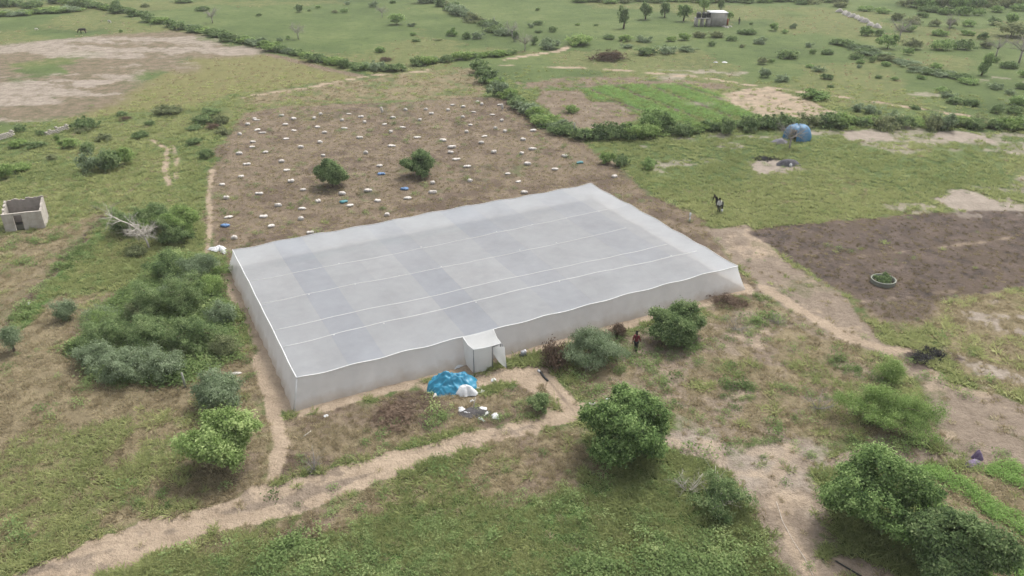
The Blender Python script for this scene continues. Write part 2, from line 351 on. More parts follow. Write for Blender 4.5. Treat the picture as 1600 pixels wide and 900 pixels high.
def cover(x, y):
    """weights of each ground cover at points on the ground"""
    n1 = fbm(x, y, 0.12, 5, 11); n2 = fbm(x, y, 0.35, 4, 23); n3 = fbm(x, y, 0.9, 3, 37); nb = fbm(x, y, 0.035, 3, 51)
    def thr(n, c, w): return sstep(c - w, c + w, n)
    W = {}
    z = lambda k, f=0.6, a=0.8, s=0.4, sd=1: poly_w(x, y, Z[k], f, a, s, sd)
    ln = lambda k, h, f=0.25, a=0.25, s=0.7, sd=2: line_w(x, y, L_[k], h, f, a, s, sd)
    fld = z('field', 0.8, 1.2, 0.35); bl = z('bare_left', 4.5, 6.0, 0.10); olive = z('olive_left', 2.5, 3, 0.15)
    bs = z('brown_shrub', 1.5, 2, 0.3); wb = z('weed_brown', 1.5, 2, 0.3); wd = z('weeds', 1.2, 1.6, 0.35)
    fb = z('front_brown', 0.8, 1.5, 0.4); rm = z('right_mix', 1.5, 2, 0.3); fg = z('front_green', 0.6, 1.0, 0.5)
    burn = z('burn', 0.5, 0.6, 0.5); pth = z('path', 0.12, 0.8, 0.75); tr = z('tan_right', 0.5, 1.0, 0.4); tl = z('tan_low', 1.0, 1.4, 0.4)
    yr = z('yel_right', 2, 2.5, 0.2); mel = z('melon', 0.8, 1, 0.4); pink = z('pink', 0.6, 0.8, 0.3); till = z('till', 0.5, 0.6, 0.3)
    # net house surroundings
    uv = np.stack([(x - A0[0]) * EU[0] + (y - A0[1]) * EU[1], (x - A0[0]) * EV[0] + (y - A0[1]) * EV[1]], -1)
    du = np.maximum(np.maximum(-uv[:, 0], uv[:, 0] - NL), 0); dv = np.maximum(np.maximum(-uv[:, 1], uv[:, 1] - NW), 0); dn = np.hypot(du, dv)
    apron = sstep(0.35, -0.35, dn - 1.45 - 1.6 * (n2 - 0.5) - 0.8 * (n3 - 0.5)) * np.where(uv[:, 1] > NW - 1, 0.25, 1.0)
    inside = (dn <= 0)
    strip = z('strip_back', 1.5, 2, 0.15)
    W['yel'] = np.clip(np.maximum.reduce([z('yellow_left', 2, 3, 0.1) * 0.95, yr * 0.9, olive * (0.35 + 0.5 * thr(n1, 0.5, 0.08)), thr(nb, 0.56, 0.05) * 0.45 * (y < 260), z('meadow', 3, 3, 0.1) * (0.3 + 0.4 * thr(n1, 0.48, 0.1))]), 0, 1)
    trkb = ln('trk1b', 1.0, 0.5, 0.4)
    W['dry'] = (1 - trkb) * np.clip(np.maximum.reduce([olive * (0.42 + 0.55 * thr(n1 * 0.6 + n2 * 0.4, 0.45, 0.09)), bs * (0.65 + 0.35 * thr(n2, 0.46, 0.08)), wb * (0.6 + 0.4 * thr(n2, 0.46, 0.1)), rm * (0.6 + 0.4 * thr(n2 * 0.6 + n1 * 0.4, 0.47, 0.07)), strip * (0.35 + 0.4 * thr(n2, 0.5, 0.1)), fb * 0.85, z('shed_dry', 1.5, 2, 0.2) * (0.58 + 0.35 * thr(n2, 0.5, 0.1)), yr * (0.6 + 0.35 * thr(n2, 0.48, 0.08)), z('burn2', 3, 2, 0.3) * 0.8, mel * 0.85]), 0, 1)
    W['lush'] = np.clip(np.maximum.reduce([wd * (0.35 + 0.65 * thr(n2 * 0.5 + n1 * 0.5, 0.47, 0.08)) * (1 - 0.6 * wb), z('crop', 0.35, 0.3, 0.3), fg * thr(n2, 0.53, 0.06) * 0.8 * (1 - 0.6 * fb), rm * thr(n2, 0.53, 0.06) * 0.8, z('meadow', 3, 3, 0.1) * 0.3 * thr(n1, 0.5, 0.08)]), 0, 1)
    brown = np.maximum.reduce([fld * (0.78 + 0.22 * thr(n2, 0.44, 0.08)) * (1 - 0.5 * thr(n1 * 0.5 + n2 * 0.5, 0.60, 0.03)), bl * 0.68, fb * (0.35 + 0.6 * thr(n2, 0.45, 0.07)), bs * thr(n2 * 0.5 + n3 * 0.5, 0.53, 0.06) * 0.8, wb * thr(n1 * 0.5 + n2 * 0.5, 0.5, 0.06) * 0.85, z('berm', 0.7, 1.4, 0.2) * thr(n2, 0.46, 0.08) * 0.8, rm * thr(n2 * 0.7 + n3 * 0.3, 0.55, 0.06) * 0.75, z('brown_track', 0.8, 1.0, 0.3) * (0.3 + 0.3 * n2), ln('trk1', 0.42, 0.3, 0.25) * 0.95, ln('trk2', 0.22, 0.2, 0.2) * 0.6, z('backdirt', 1.5, 2, 0.3), till * 0.9, tr * 0.35, tl * 0.8 * thr(n2, 0.42, 0.08), ln('brown_edge', 1.0, 0.8, 0.6)])
    brown = np.maximum(brown, np.maximum(burn * 1.0, z('burn2', 1.5, 1.5, 0.3) * 0.8))
    W['brown'] = np.clip(brown * (1 - 0.75 * bl * thr(fbm(x * 0.6, y * 1.2, 0.09, 4, 133), 0.65, 0.04)), 0, 1)
    W['tan'] = np.clip(np.maximum.reduce([pth * 0.9, tr * (0.95 - 0.35 * thr(n2, 0.55, 0.06)), tl * (0.35 + 0.55 * thr(n2, 0.45, 0.09)), rm * thr(n2 * 0.5 + n1 * 0.5, 0.54, 0.05) * 0.6, ln('trail_r', 0.9, 0.5, 0.5), ln('low_r', 1.6, 0.8, 0.8) * 0.8]), 0, 1)
    W['field'] = fld; W['burnz'] = burn; W['bl'] = bl
    W['lush'] = np.maximum(W['lush'], ln('trk1b', 1.0, 0.5, 0.4) * 1.0)
    W['dark'] = np.clip(burn * 0.6 + ln('trk1', 0.32, 0.2, 0.25) * 0.95 + ln('trk2', 0.16, 0.15, 0.2) * 0.6 + pink * thr(fbm(x, y, 0.45, 2, 66), 0.62, 0.02) + np.maximum(z('backdirt', 1.5, 2, 0.3) * 0.6 * thr(n2, 0.47, 0.08), fb * thr(n2, 0.53, 0.06) * 0.8 + fld * 0.6 * thr(n2 * 0.6 + n3 * 0.4, 0.545, 0.04)), 0, 1)
    pale = np.maximum.reduce([bl * (0.10 + 0.55 * thr(fbm(x * 0.55, y * 1.5, 0.10, 5, 77), 0.56, 0.06)), till * 0.25 * thr(n2, 0.45, 0.1), (y > 80) * (x > 18) * (y < 160) * thr(fbm(x * 0.5, y, 0.14, 4, 91), 0.66, 0.03) * (1 - fld) * (1 - tr) * (1 - burn) * 0.55, yr * thr(n2, 0.6, 0.04) * 0.7, tl * thr(n1, 0.52, 0.06) * 0.6])
    for (px, py, rx) in ((1355, 213, 3.6), (1495, 213, 5), (1540, 322, 5), (1215, 262, 3.5), (135, 130, 4)):
        c = P(px, py); pale = np.maximum(pale, sstep(1.25, 0.7, np.hypot((x - c[0]) / rx, (y - c[1]) / rx / 0.8) + 1.4 * (n2 - 0.5)))
    W['pale'] = np.clip(pale, 0, 1)
    ruts = np.maximum(ln('pathmid', 0.28, 0.25, 0.55, 0.5) * thr(n2, 0.47, 0.06), ln('rut_a', 0.12, 0.12, 0.3, 0.5) * 0.5)
    sand = np.maximum.reduce([pth * (1 - 0.8 * ruts) * (1 - 0.6 * thr(n3 * 0.7 + n2 * 0.3, 0.62, 0.03)), apron * 0.95, tr * thr(n1 * 0.5 + n2 * 0.5, 0.55, 0.05) * 0.6, tl * thr(n1 * 0.5 + n2 * 0.5, 0.56, 0.05) * 0.5, ln('spur', 0.45), z('road_sand', 0.4, 0.9, 0.5) * thr(n2, 0.40, 0.06), pink * 0.7, ln('trail_far', 0.55, 0.3, 0.5, 0.3), ln('trail_mid', 0.6, 0.4, 0.7, 0.2), ln('trail_far2', 0.8, 0.5, 0.5), ln('track_a', 0.4) * 0.8, ln('track_b', 0.35) * 0.7, ln('gully', 0.7), ln('trail_r', 0.6, 0.4, 0.5), ln('low_r', 0.5, 0.4, 0.4) * 0.6, ln('footpath', 0.35, 0.3, 0.3) * 0.8, fld * thr(n2, 0.64, 0.04) * 0.25, ln('burn_line', 0.25, 0.3, 0.4) * 0.6, ln('burn_line2', 0.4, 0.3, 0.4) * 0.6, rm * thr(n1 * 0.4 + n2 * 0.6, 0.60, 0.03) * 0.4])
    W['sand'] = np.clip(sand, 0, 1)
    W['burn'] = np.clip(np.maximum.reduce([burn * (0.48 + 0.52 * thr(n3 * 0.5 + n2 * 0.5, 0.485, 0.05)) * (1 - ln('burn_line', 0.3, 0.3, 0.4) * 0.5), z('burn2', 0.8, 1, 0.4) * 0.6, z('ash', 0.6, 1.2, 0.5) * thr(n3, 0.45, 0.1), ln('gully', 0.16, 0.12, 0.15) * 0.45]), 0, 1)
    rdv = P(1003, 181) - P(908, 140); rdv = rdv / np.linalg.norm(rdv); c0 = P(1040, 160)
    tt = (x - c0[0]) * -rdv[1] + (y - c0[1]) * rdv[0]; cg = z('crop', 0.35, 0.3, 0.3) * sstep(0.8, 0.4, np.abs(((tt + 2.0) % 5.6) - 0.4))
    W['dark'] = np.maximum(W['dark'], cg); W['lush'] = W['lush'] * (1 - 0.9 * cg)
    inside = inside | (poly_w(x, y, SHED_Q, 0.05, 0, 0.3) > 0.4)
    W['inside'] = inside; W['apron'] = apron
    return W

# ground mesh: rings that widen with distance
def axis():
    az = np.concatenate([np.linspace(-math.pi, -0.86, 34)[:-1], np.arctan(np.linspace(math.tan(-0.86), math.tan(0.86), 640)), np.linspace(0.86, math.pi, 34)[1:-1]])
    th = np.linspace(math.radians(54), math.radians(4.9), 430)
    r = np.concatenate([[3, 8, 14, 19], CAM_H / np.tan(th), np.geomspace(420, 9000, 24)])
    return az, r
az, rr = axis()
AZ, RR = np.meshgrid(az, rr, indexing='ij')
gx = (np.sin(AZ) * RR).ravel(); gy = (np.cos(AZ) * RR).ravel()
W = cover(gx, gy)
near = np.exp(-np.hypot(gx, gy) / 120)
rough = 1 - np.clip(W['sand'] + 0.6 * W['brown'] + W['inside'], 0, 1)
gh = gz(gx, gy) + near * rough * 0.16 * (fbm(gx, gy, 1.1, 3, 71) - 0.35) + near * 0.05 * (fbm(gx, gy, 2.0, 2, 72) - 0.5)
na, nr = len(az), len(rr)
i = np.arange(na)[:, None]; j = np.arange(nr - 1)[None, :]
i2 = (i + 1) % na
quads = np.stack([(i * nr + j), (i2 * nr + j) , (i2 * nr + j + 1), (i * nr + j + 1)], -1).reshape(-1, 4)[:, ::-1]
gv = np.stack([gx, gy, gh], 1); gv = np.vstack([gv, [0, 0, 0]])
fan = np.stack([np.full(na, len(gv) - 1), np.arange(na) * nr, ((np.arange(na) + 1) % na) * nr], 1)[:, ::-1]
ATT = ('yel', 'lush', 'dry', 'brown', 'dark', 'tan', 'pale', 'sand', 'burn')

def ground_material():
    m, nt, out = new_mat('ground_cover'); L = nt.links
    geo = nt.nodes.new('ShaderNodeNewGeometry'); pos = geo.outputs['Position']
    nA = noise(nt, pos, 0.09, 5, 0.6); nB = noise(nt, pos, 0.55, 5, 0.65); nC = noise(nt, pos, 2.6, 4, 0.7); nD = noise(nt, pos, 9.0, 3, 0.7)
    def mixc(a, b, f):
        x = N(nt, 'ShaderNodeMix', _data_type='RGBA'); L.new(f, x.inputs[0])
        if isinstance(a, tuple): x.inputs[6].default_value = (*a, 1)
        else: L.new(a, x.inputs[6])
        if isinstance(b, tuple): x.inputs[7].default_value = (*b, 1)
        else: L.new(b, x.inputs[7])
        return x.outputs[2]
    def mth(op, a, b, c=None):
        x = N(nt, 'ShaderNodeMath', _operation=op)
        for k, v in enumerate((a, b, c)):
            if v is None: continue
            if isinstance(v, (int, float)): x.inputs[k].default_value = v
            else: L.new(v, x.inputs[k])
        return x.outputs[0]
    fine = mth('ADD', mth('MULTIPLY', nC, 0.6), mth('MULTIPLY', nD, 0.4))
    mixn = mth('ADD', mth('MULTIPLY', nB, 0.5), mth('MULTIPLY', fine, 0.5))
    def two(c1, c2, n=mixn, lo=0.38, hi=0.62): return ramp(nt, n, [(lo, c1), (hi, c2)])
    nE = noise(nt, pos, 0.028, 4, 0.6)
    col = ramp(nt, mth('ADD', mth('MULTIPLY', nE, 0.35), mth('ADD', mth('MULTIPLY', nA, 0.3), mth('MULTIPLY', mixn, 0.35))), [(0.37, (0.042, 0.063, 0.022)), (0.5, (0.075, 0.103, 0.035)), (0.63, (0.122, 0.143, 0.056))])
    cl = N(nt, 'ShaderNodeMapRange', _interpolation_type='SMOOTHSTEP'); cl.inputs['From Min'].default_value = 0.54; cl.inputs['From Max'].default_value = 0.66; cl.inputs['To Max'].default_value = 0.6; L.new(noise(nt, pos, 0.42, 5, 0.7), cl.inputs[0])
    col = mixc(col, (0.040, 0.060, 0.022), cl.outputs[0])
    LAY = dict(yel=two((0.098, 0.098, 0.038), (0.165, 0.155, 0.068)), dry=two((0.105, 0.086, 0.052), (0.215, 0.176, 0.11)), lush=two((0.0408, 0.0748, 0.0231), (0.102, 0.16, 0.051)), tan=two((0.125, 0.098, 0.075), (0.225, 0.182, 0.142)),
               brown=two((0.085, 0.064, 0.045), (0.19, 0.15, 0.108)), dark=two((0.0544, 0.0394, 0.0299), (0.102, 0.0762, 0.0578)), pale=two((0.184, 0.153, 0.126), (0.286, 0.248, 0.207)),
               sand=two((0.2, 0.155, 0.112), (0.335, 0.268, 0.2)), burn=two((0.022, 0.018, 0.017), (0.128, 0.098, 0.08)))
    for k in ATT:
        a = N(nt, 'ShaderNodeAttribute', _attribute_name=k).outputs['Fac']
        f = mth('ADD', a, mth('MULTIPLY', mth('SUBTRACT', mixn, 0.5), 1.7))
        mr = N(nt, 'ShaderNodeMapRange', _interpolation_type='SMOOTHSTEP'); mr.inputs['From Min'].default_value = 0.14; mr.inputs['From Max'].default_value = 0.82
        L.new(f, mr.inputs[0])
        gate = mth('MULTIPLY', mr.outputs[0], mth('MINIMUM', mth('MULTIPLY', a, 4.0), 1.0))
        col = mixc(col, LAY[k], gate)
    b = N(nt, 'ShaderNodeBsdfPrincipled', Roughness=0.95); b.inputs['Specular IOR Level'].default_value = 0.1
    L.new(col, b.inputs['Base Color'])
    bp = N(nt, 'ShaderNodeBump', Strength=0.8, Distance=0.25); L.new(mth('ADD', nC, mth('MULTIPLY', nD, 0.5)), bp.inputs['Height']); L.new(bp.outputs[0], b.inputs['Normal'])
    L.new(b.outputs[0], out.inputs[0]); return m
M_ground = ground_material()
gm = mesh_np('ground', gv, [quads, fan], {k: np.append(W[k], 0) for k in ATT}, True, M_ground)
tag(link('ground', gm), kind='structure')

# ------------------------------------------------------------------ net house
net = empty('net_house', (*UV(0, 0), 0), YAW)
tag(net, 'large flat-topped net house of white shade netting beside the sandy path', 'net house')
def wire_v(px, py): return float(toUV(P(px, py, NH))[1])
WV = sorted([wire_v(398, 440), wire_v(413, 478), wire_v(430, 521), wire_v(444, 544)])
SUP = np.array([0] + WV + [NW])
SEAM = [0.0] + [float(toUV(P(px, 592 + (px - 463) * (414 - 592) / (1152 - 463), NH))[0]) for px in (545, 602, 668, 728, 781, 870, 930, 985, 1040, 1095)] + [NL]
def roof_z(u, v):
    u = np.asarray(u, float); v = np.asarray(v, float)
    k = np.clip(np.searchsorted(SUP, v, side='right') - 1, 0, len(SUP) - 2)
    t = (v - SUP[k]) / (SUP[k + 1] - SUP[k]); span = SUP[k + 1] - SUP[k]
    sag = 0.014 * span * 4 * t * (1 - t)
    pu = 0.5 - 0.5 * np.cos(2 * math.pi * u / 4.01)
    ve = np.minimum(v, NW - v); ue = np.minimum(u, NL - u)
    row = 0.03 * pu + 0.075 * pu * np.exp(-ve / 1.1) + 0.08 * (0.5 - 0.5 * np.cos(2 * math.pi * v / 4.15)) * np.exp(-ue / 1.1)
    return NH + 0.12 * np.sin(math.pi * np.clip(v / NW, 0, 1)) - sag * 0.75 - row + 0.30 * (fbm(u, v, 0.15, 3, 9) - 0.5)
rn_ = random.Random(12)
for s in range(len(SEAM) - 1):
    for w in range(len(SUP) - 1):
        us = np.linspace(SEAM[s], SEAM[s + 1], 8); vsr = np.linspace(SUP[w], SUP[w + 1], max(5, int((SUP[w + 1] - SUP[w]) / 0.5)))
        U, V = np.meshgrid(us, vsr, indexing='ij')
        zz = roof_z(U, np.minimum(V, SUP[w + 1] - 1e-6)) + (0.006 if s % 2 else 0)
        nn = len(vsr); a = np.arange(len(us) - 1)[:, None] * nn + np.arange(nn - 1)[None, :]
        q = np.stack([a, a + nn, a + nn + 1, a + 1], -1).reshape(-1, 4)
        base = {1: 2.2, 2: 0.6, 4: 1.9, 6: 1.6, 7: 0.6, 9: 1.1}.get(s, 0.1) + rn_.uniform(-0.55, 0.55)
        mt = M_net_thin if base > 1.7 else M_net_mid if base > 0.85 else M_net_light if base > -0.1 else M_net_pale
        link('roof_net', mesh_np('roof_net', np.stack([U.ravel(), V.ravel(), zz.ravel()], 1), q, None, True, mt), net)
def wall(p0, p1, zfun, outward, seg, seed, skip=None):
    """net wall hung from the roof edge, its hem spread outward on the sand"""
    t = np.linspace(0, 1, seg); w = np.linspace(0, 1, 8); T, Wd = np.meshgrid(t, w, indexing='ij')
    base = np.array(p0)[None, None, :] * (1 - T[..., None]) + np.array(p1)[None, None, :] * T[..., None]
    ztop = zfun(base[..., 0], base[..., 1])
    fl = FL * Wd ** 1.3 * (0.75 + 0.5 * fbm(T * 40, T * 0 + seed, 0.35, 2, seed)) + 0.10 * (fbm(T * 40, Wd * 2, 0.9, 2, seed + 3) - 0.5) * np.sin(math.pi * np.clip(Wd, 0, 1))
    fl = fl + 0.05 * np.sin(T * seg * 1.7 + 2 * fbm(T * 30, T * 0, 0.4, 2, seed)) * np.sin(math.pi * Wd * 0.5)
    o = np.array(outward)
    xy = base + o * fl[..., None]
    # corners: spread along the wall as well
    along = (np.array(p1) - np.array(p0)) / np.linalg.norm(np.array(p1) - np.array(p0))
    e = np.where(T < 0.02, -1, np.where(T > 0.98, 1, 0)) * FL * Wd ** 1.3
    xy = xy + along * e[..., None]
    zz = ztop * (1 - Wd) + (-0.22) * Wd
    n = len(w); a = np.arange(seg - 1)[:, None] * n + np.arange(n - 1)[None, :]
    q = np.stack([a, a + n, a + n + 1, a + 1], -1).reshape(-1, 4)
    return mesh_np('wall_net', np.concatenate([xy.reshape(-1, 2), zz.reshape(-1, 1)], 1), q, None, True, M_net_wall)
link('wall_net', wall((0, 0), (NL, 0), roof_z, (0, -1), 90, 3), net)
link('wall_net', wall((0, NW), (0, 0), roof_z, (-1, 0), 60, 5), net)
link('wall_net', wall((NL, NW), (0, NW), roof_z, (0, 1), 90, 7), net)
link('wall_net', wall((NL, 0), (NL, NW), roof_z, (1, 0), 60, 8), net)
def edge_rope(name, pts, r, dz=0.03, mat=M_rope):
    p = np.array([[u, v, float(roof_z(u, v)) + dz] for u, v in pts]); g = Geo(); g.tube(p, r, 5)
    link(name, g.mesh(name, mat, True), net)
edge_rope('hem_rope', [(u, 0) for u in np.linspace(0, NL, 80)], 0.05)
edge_rope('hem_rope', [(0, v) for v in np.linspace(0, NW, 60)], 0.045)
edge_rope('hem_rope', [(NL, v) for v in np.linspace(0, NW, 60)], 0.035)
edge_rope('hem_rope', [(u, NW) for u in np.linspace(0, NL, 80)], 0.035)
for k, v in enumerate(WV):
    u1 = NL * (0.97, 0.93, 0.9, 0.93)[k]
    edge_rope('support_wire', [(u, v + 0.25 * math.sin(u * 0.11 + k)) for u in np.linspace(0.1, u1, 70)], (0.032, 0.028, 0.022, 0.022)[k], 0.012)
g = Geo(); g.tube([(0, 0, NH - 0.02), (-FL * 0.45, -FL * 0.45, NH * 0.4), (-FL * 0.95, -FL * 0.95, -0.1)], 0.05, 6); link('corner_pole', g.mesh('corner_pole', M_rope, True), net)
pg = Geo(); pg.tube([(0, 0, -0.3), (0, 0, NH - 0.16)], 0.035, 6); pg_m = pg.mesh('post', M_metal, True)
cg = Geo(); cg.lathe([(0.0, 0.10), (0.06, 0.09), (0.075, 0.02), (0.05, 0.0)], 8); cap_m = cg.mesh('post_cap', M_rope, True)
for kv, v in enumerate([0.15] + WV[::1] + [NW - 0.15]):
    for u in np.arange(4.01, NL - 1, 4.01):
        o = link('post', pg_m, net, (u, v, float(roof_z(u, v)) - NH + 0.05))
        if kv in (1, 3, 4) and random.random() < 0.5: link('post_cap', cap_m, o, (0, 0, NH - 0.12))
# entrance porch on the front wall
pu0, pu1 = float(toUV(P(719, 522, NH))[0]), float(toUV(P(767, 511, NH))[0])
pb = toUV(P(741, 584)); pj = toUV(P(771, 579)); pr = toUV(P(787, 577))
pd = float(pb[1]); HP = float(NH * 0.98)
porch = empty('porch', (0, 0, 0)); porch.parent = net
up0, up1 = pu0 + 0.15, pu1 + 0.55
def sheet(name, fn, nu, nv, mat, parent):
    a = np.linspace(0, 1, nu); b = np.linspace(0, 1, nv); A_, B_ = np.meshgrid(a, b, indexing='ij')
    xyz = np.stack(fn(A_, B_), -1).reshape(-1, 3); i0 = np.arange(nu - 1)[:, None] * nv + np.arange(nv - 1)[None, :]
    q = np.stack([i0, i0 + nv, i0 + nv + 1, i0 + 1], -1).reshape(-1, 4)
    return link(name, mesh_np(name, xyz, q, None, True, mat), parent)
uc0, uc1 = float(pb[0]), float(pr[0])
def mixf(a, b, t): return a * (1 - t) + b * t
sheet('porch_roof', lambda a, b: (mixf(mixf(pu0, pu1, a), mixf(uc0, uc1, a), b), mixf(-0.03, pd, b), NH + 0.02 - 0.04 * b - 0.20 * np.sin(math.pi * b) - 0.09 * np.sin(math.pi * a) * (0.3 + 0.7 * b)), 12, 12, M_net_porch, porch)
sheet('porch_wall', lambda a, b: (mixf(pu0, uc0, a) - 0.06 * np.sin(math.pi * b), mixf(-0.05 - 0.5 * b, pd, a), mixf(NH - 0.04 * a - 0.20 * np.sin(math.pi * a), -0.1, b)), 10, 8, M_net_porch, porch)
ud = float(pj[0])
sheet('porch_wall', lambda a, b: (mixf(uc0, ud, a), pd + 0.05 * np.sin(9 * a) * b, mixf(NH - 0.03 - 0.08 * np.sin(math.pi * a * 0.6), 0.02, b)), 14, 8, M_net_porch, porch)
sheet('porch_wall', lambda a, b: (mixf(pu1, uc1, a) + 0.05 * np.sin(math.pi * b), mixf(-0.05, pd, a), mixf(NH - 0.04 * a - 0.20 * np.sin(math.pi * a), -0.1, b)), 10, 8, M_net_porch, porch)
df = empty('door', (0, 0, 0)); df.parent = porch
sheet('door_net', lambda a, b: (mixf(ud + 0.12, uc1 + 0.12, a) + 0.10 * b * a, pd - 0.05 - 0.35 * a - 0.12 * b * a, mixf(NH - 0.22, 0.10 + 1.25 * (1 - a) ** 1.5, b)), 12, 10, M_net_porch, df)
g = Geo()
for p in ([(ud + 0.05, pd - 0.02, -0.1), (ud + 0.05, pd - 0.02, NH - 0.22)], [(ud + 0.05, pd - 0.02, NH - 0.22), (uc1 + 0.05, pd - 0.06, NH - 0.14)], [(uc1 + 0.24, pd - 0.52, 0.05), (uc1 + 0.08, pd - 0.10, NH - 0.16)]): g.tube(p, 0.035, 6)
link('door_frame', g.mesh('door_frame', M_metal, True), df)
for (u, v) in ((uc0, pd + 0.03), (uc1, pd + 0.03)):
    g = Geo(); g.tube([(u, v, -0.2), (u, v, NH - 0.05)], 0.04, 6); link('porch_post', g.mesh('porch_post', M_metal, True), porch)
g = Geo(); g.tube([(pu0, -0.05, NH), (pu0 * 0.5 + uc0 * 0.5, pd / 2, NH - 0.20), (uc0, pd - 0.02, NH - 0.02), ((uc0 + ud) / 2, pd - 0.03, NH - 0.10), (ud, pd - 0.03, NH - 0.11), (uc1, pd - 0.03, NH - 0.06), ((pu1 + uc1) / 2, pd / 2, NH - 0.21), (pu1, -0.05, NH)], 0.03, 5)
link('porch_hem', g.mesh('porch_hem', M_rope, True), porch)

# ------------------------------------------------------------------ foliage builders
def leaf_geo(c, nrm, ln, wd, rg, up=0.0):
    """diamond leaves: centres (N,3), facing nrm, length ln, width wd"""
    n = len(c)
    t = rg.normal(size=(n, 3)); t[:, 2] += up; t -= (t * nrm).sum(1, keepdims=True) * nrm; t /= np.linalg.norm(t, axis=1, keepdims=True) + 1e-9
    b = np.cross(nrm, t)
    ln = np.broadcast_to(ln, n)[:, None]; wd = np.broadcast_to(wd, n)[:, None]
    v = np.stack([c - t * ln, c + b * wd - nrm * wd * 0.3, c + t * ln, c - b * wd - nrm * wd * 0.3], 1).reshape(-1, 3)
    return v, np.arange(n * 4).reshape(n, 4)
def crown_pts(rg, rx, ry, h, nclump, per, cr, lump=0.35, flat=0.0, zlo=0.12, hollow=0.35):
    """leaf clumps spread through a lumpy volume standing on the ground"""
    d = rg.normal(size=(nclump * 2, 3)); d /= np.linalg.norm(d, axis=1, keepdims=True); d = d[d[:, 2] > -0.75][:nclump]
    ph = rg.uniform(0, 6.28, 6); k = rg.uniform(1.3, 3.2, (6, 3))
    lum = sum(np.sin(d @ k[i] * 1.6 + ph[i]) for i in range(6)) / 3.0
    rad = (1 - lump * 0.5 + lump * lum) * rg.uniform(hollow, 1.0, len(d)) ** 0.45
    c = d * rad[:, None] * np.array([rx, ry, h * 0.5]) * (1 - 0.5 * cr / max(rx, 0.01)) + np.array([0, 0, h * 0.5])
    c[:, 2] = np.maximum(c[:, 2], h * zlo * rg.uniform(0.5, 1.5, len(c)))
    ci = np.repeat(np.arange(len(c)), per); m = len(ci)
    cs = rg.uniform(0.55, 1.25, len(c)); off = rg.normal(size=(m, 3)) * cr * 0.5 * cs[ci][:, None]; off[:, 2] *= 0.75
    p = c[ci] + off
    out = d[ci] * 0.6 + off / (cr + 1e-6) * 0.6 + rg.normal(size=(m, 3)) * 0.55; out[:, 2] += 0.55; out /= np.linalg.norm(out, axis=1, keepdims=True)
    p[:, 2] = np.maximum(p[:, 2], 0.03 * h)
    tone = np.clip(0.38 + rg.normal(0, 0.19, m) + 0.16 * rg.normal(0, 1, len(c))[ci], 0, 1)
    return p, out, tone, c
def crown_mesh(name, seed, rx, ry, h, nclump, per, cr, leaf, mat, lump=0.35, aspect=0.5, up=0.0, **kw):
    rg = np.random.default_rng(seed)
    p, nr_, tone, c = crown_pts(rg, rx, ry, h, nclump, per, cr, lump, **kw)
    s = leaf * rg.uniform(0.6, 1.3, len(p))
    v, q = leaf_geo(p, nr_, s, s * aspect, rg, up)
    return mesh_np(name, v, q, {'tone': np.repeat(tone, 4)}, False, mat), c
def trunk_mesh(name, seed, h, r, targets, mat=M_bark):
    rg = np.random.default_rng(seed); g = Geo()
    bend = rg.normal(0, 0.06 * h, 2)
    top = np.array([bend[0], bend[1], h * 0.45])
    g.tube([(0, 0, -0.15), (bend[0] * 0.3, bend[1] * 0.3, h * 0.2), tuple(top)], [r, r * 0.8, r * 0.62], 7)
    for t in targets:
        mid = top * 0.55 + t * 0.45 + np.array([0, 0, 0.06 * h])
        g.tube([tuple(top * 0.8), tuple(mid), tuple(t)], [r * 0.5, r * 0.32, r * 0.1], 5)
    return g.mesh(name, mat, True)
def bbox_place(b, sink=0.75):
    x0, y0, x1, y1 = b; xc = (x0 + x1) / 2
    F = P(xc, y1); dp = depth(F[0], F[1]); R = (x1 - x0) / 2 * dp / FPX
    F = F * (np.hypot(*F) + R * sink) / np.hypot(*F)
    R *= depth(F[0], F[1]) / dp
    zt = top_z(xc, y0, F[1]); h = max(zt, R * 0.35)
    return F, R, h

MATS = dict(dark=M_leaf_dark, yel=M_leaf_yel, grey=M_leaf_grey, mid=M_leaf_mid, lime=M_leaf_lime, olive=M_leaf_olive, dead=M_brush)
def near_bush(name, b, seed, mat, label, cat='bush', group=None, dens=1.0, leaf=0.11, cr=0.42, lump=0.4, stem='stem', fol='foliage', aspect=0.5, up=0.0, ysq=1.0, grow=1.06, hmul=1.0, **kw):
    F, R, h = bbox_place(b); R *= grow; h *= hmul
    o = empty(name, (F[0], F[1], float(gz(F[0], F[1]))), 0)
    tag(o, label, cat, group)
    area = (R * R * 2.6 + R * h * 4.5)
    ncl = int(np.clip(area * 6.0 * dens, 25, 460)); per = int(66 * dens + 14); leaf *= 0.80
    me, c = crown_mesh(fol, seed, R, R * ysq, h, ncl, per, cr, leaf, MATS[mat], lump, aspect, up, **kw)
    link(fol, me, o)
    rg = np.random.default_rng(seed + 1); tg = c[rg.permutation(len(c))[:8]]
    link(stem, trunk_mesh(stem, seed, h, 0.05 + 0.025 * h, tg), o)
    return o
def tree_near(b, seed, mat, label, **kw): return near_bush('tree', b, seed, mat, label, cat='tree', stem='trunk', fol='crown', **kw)

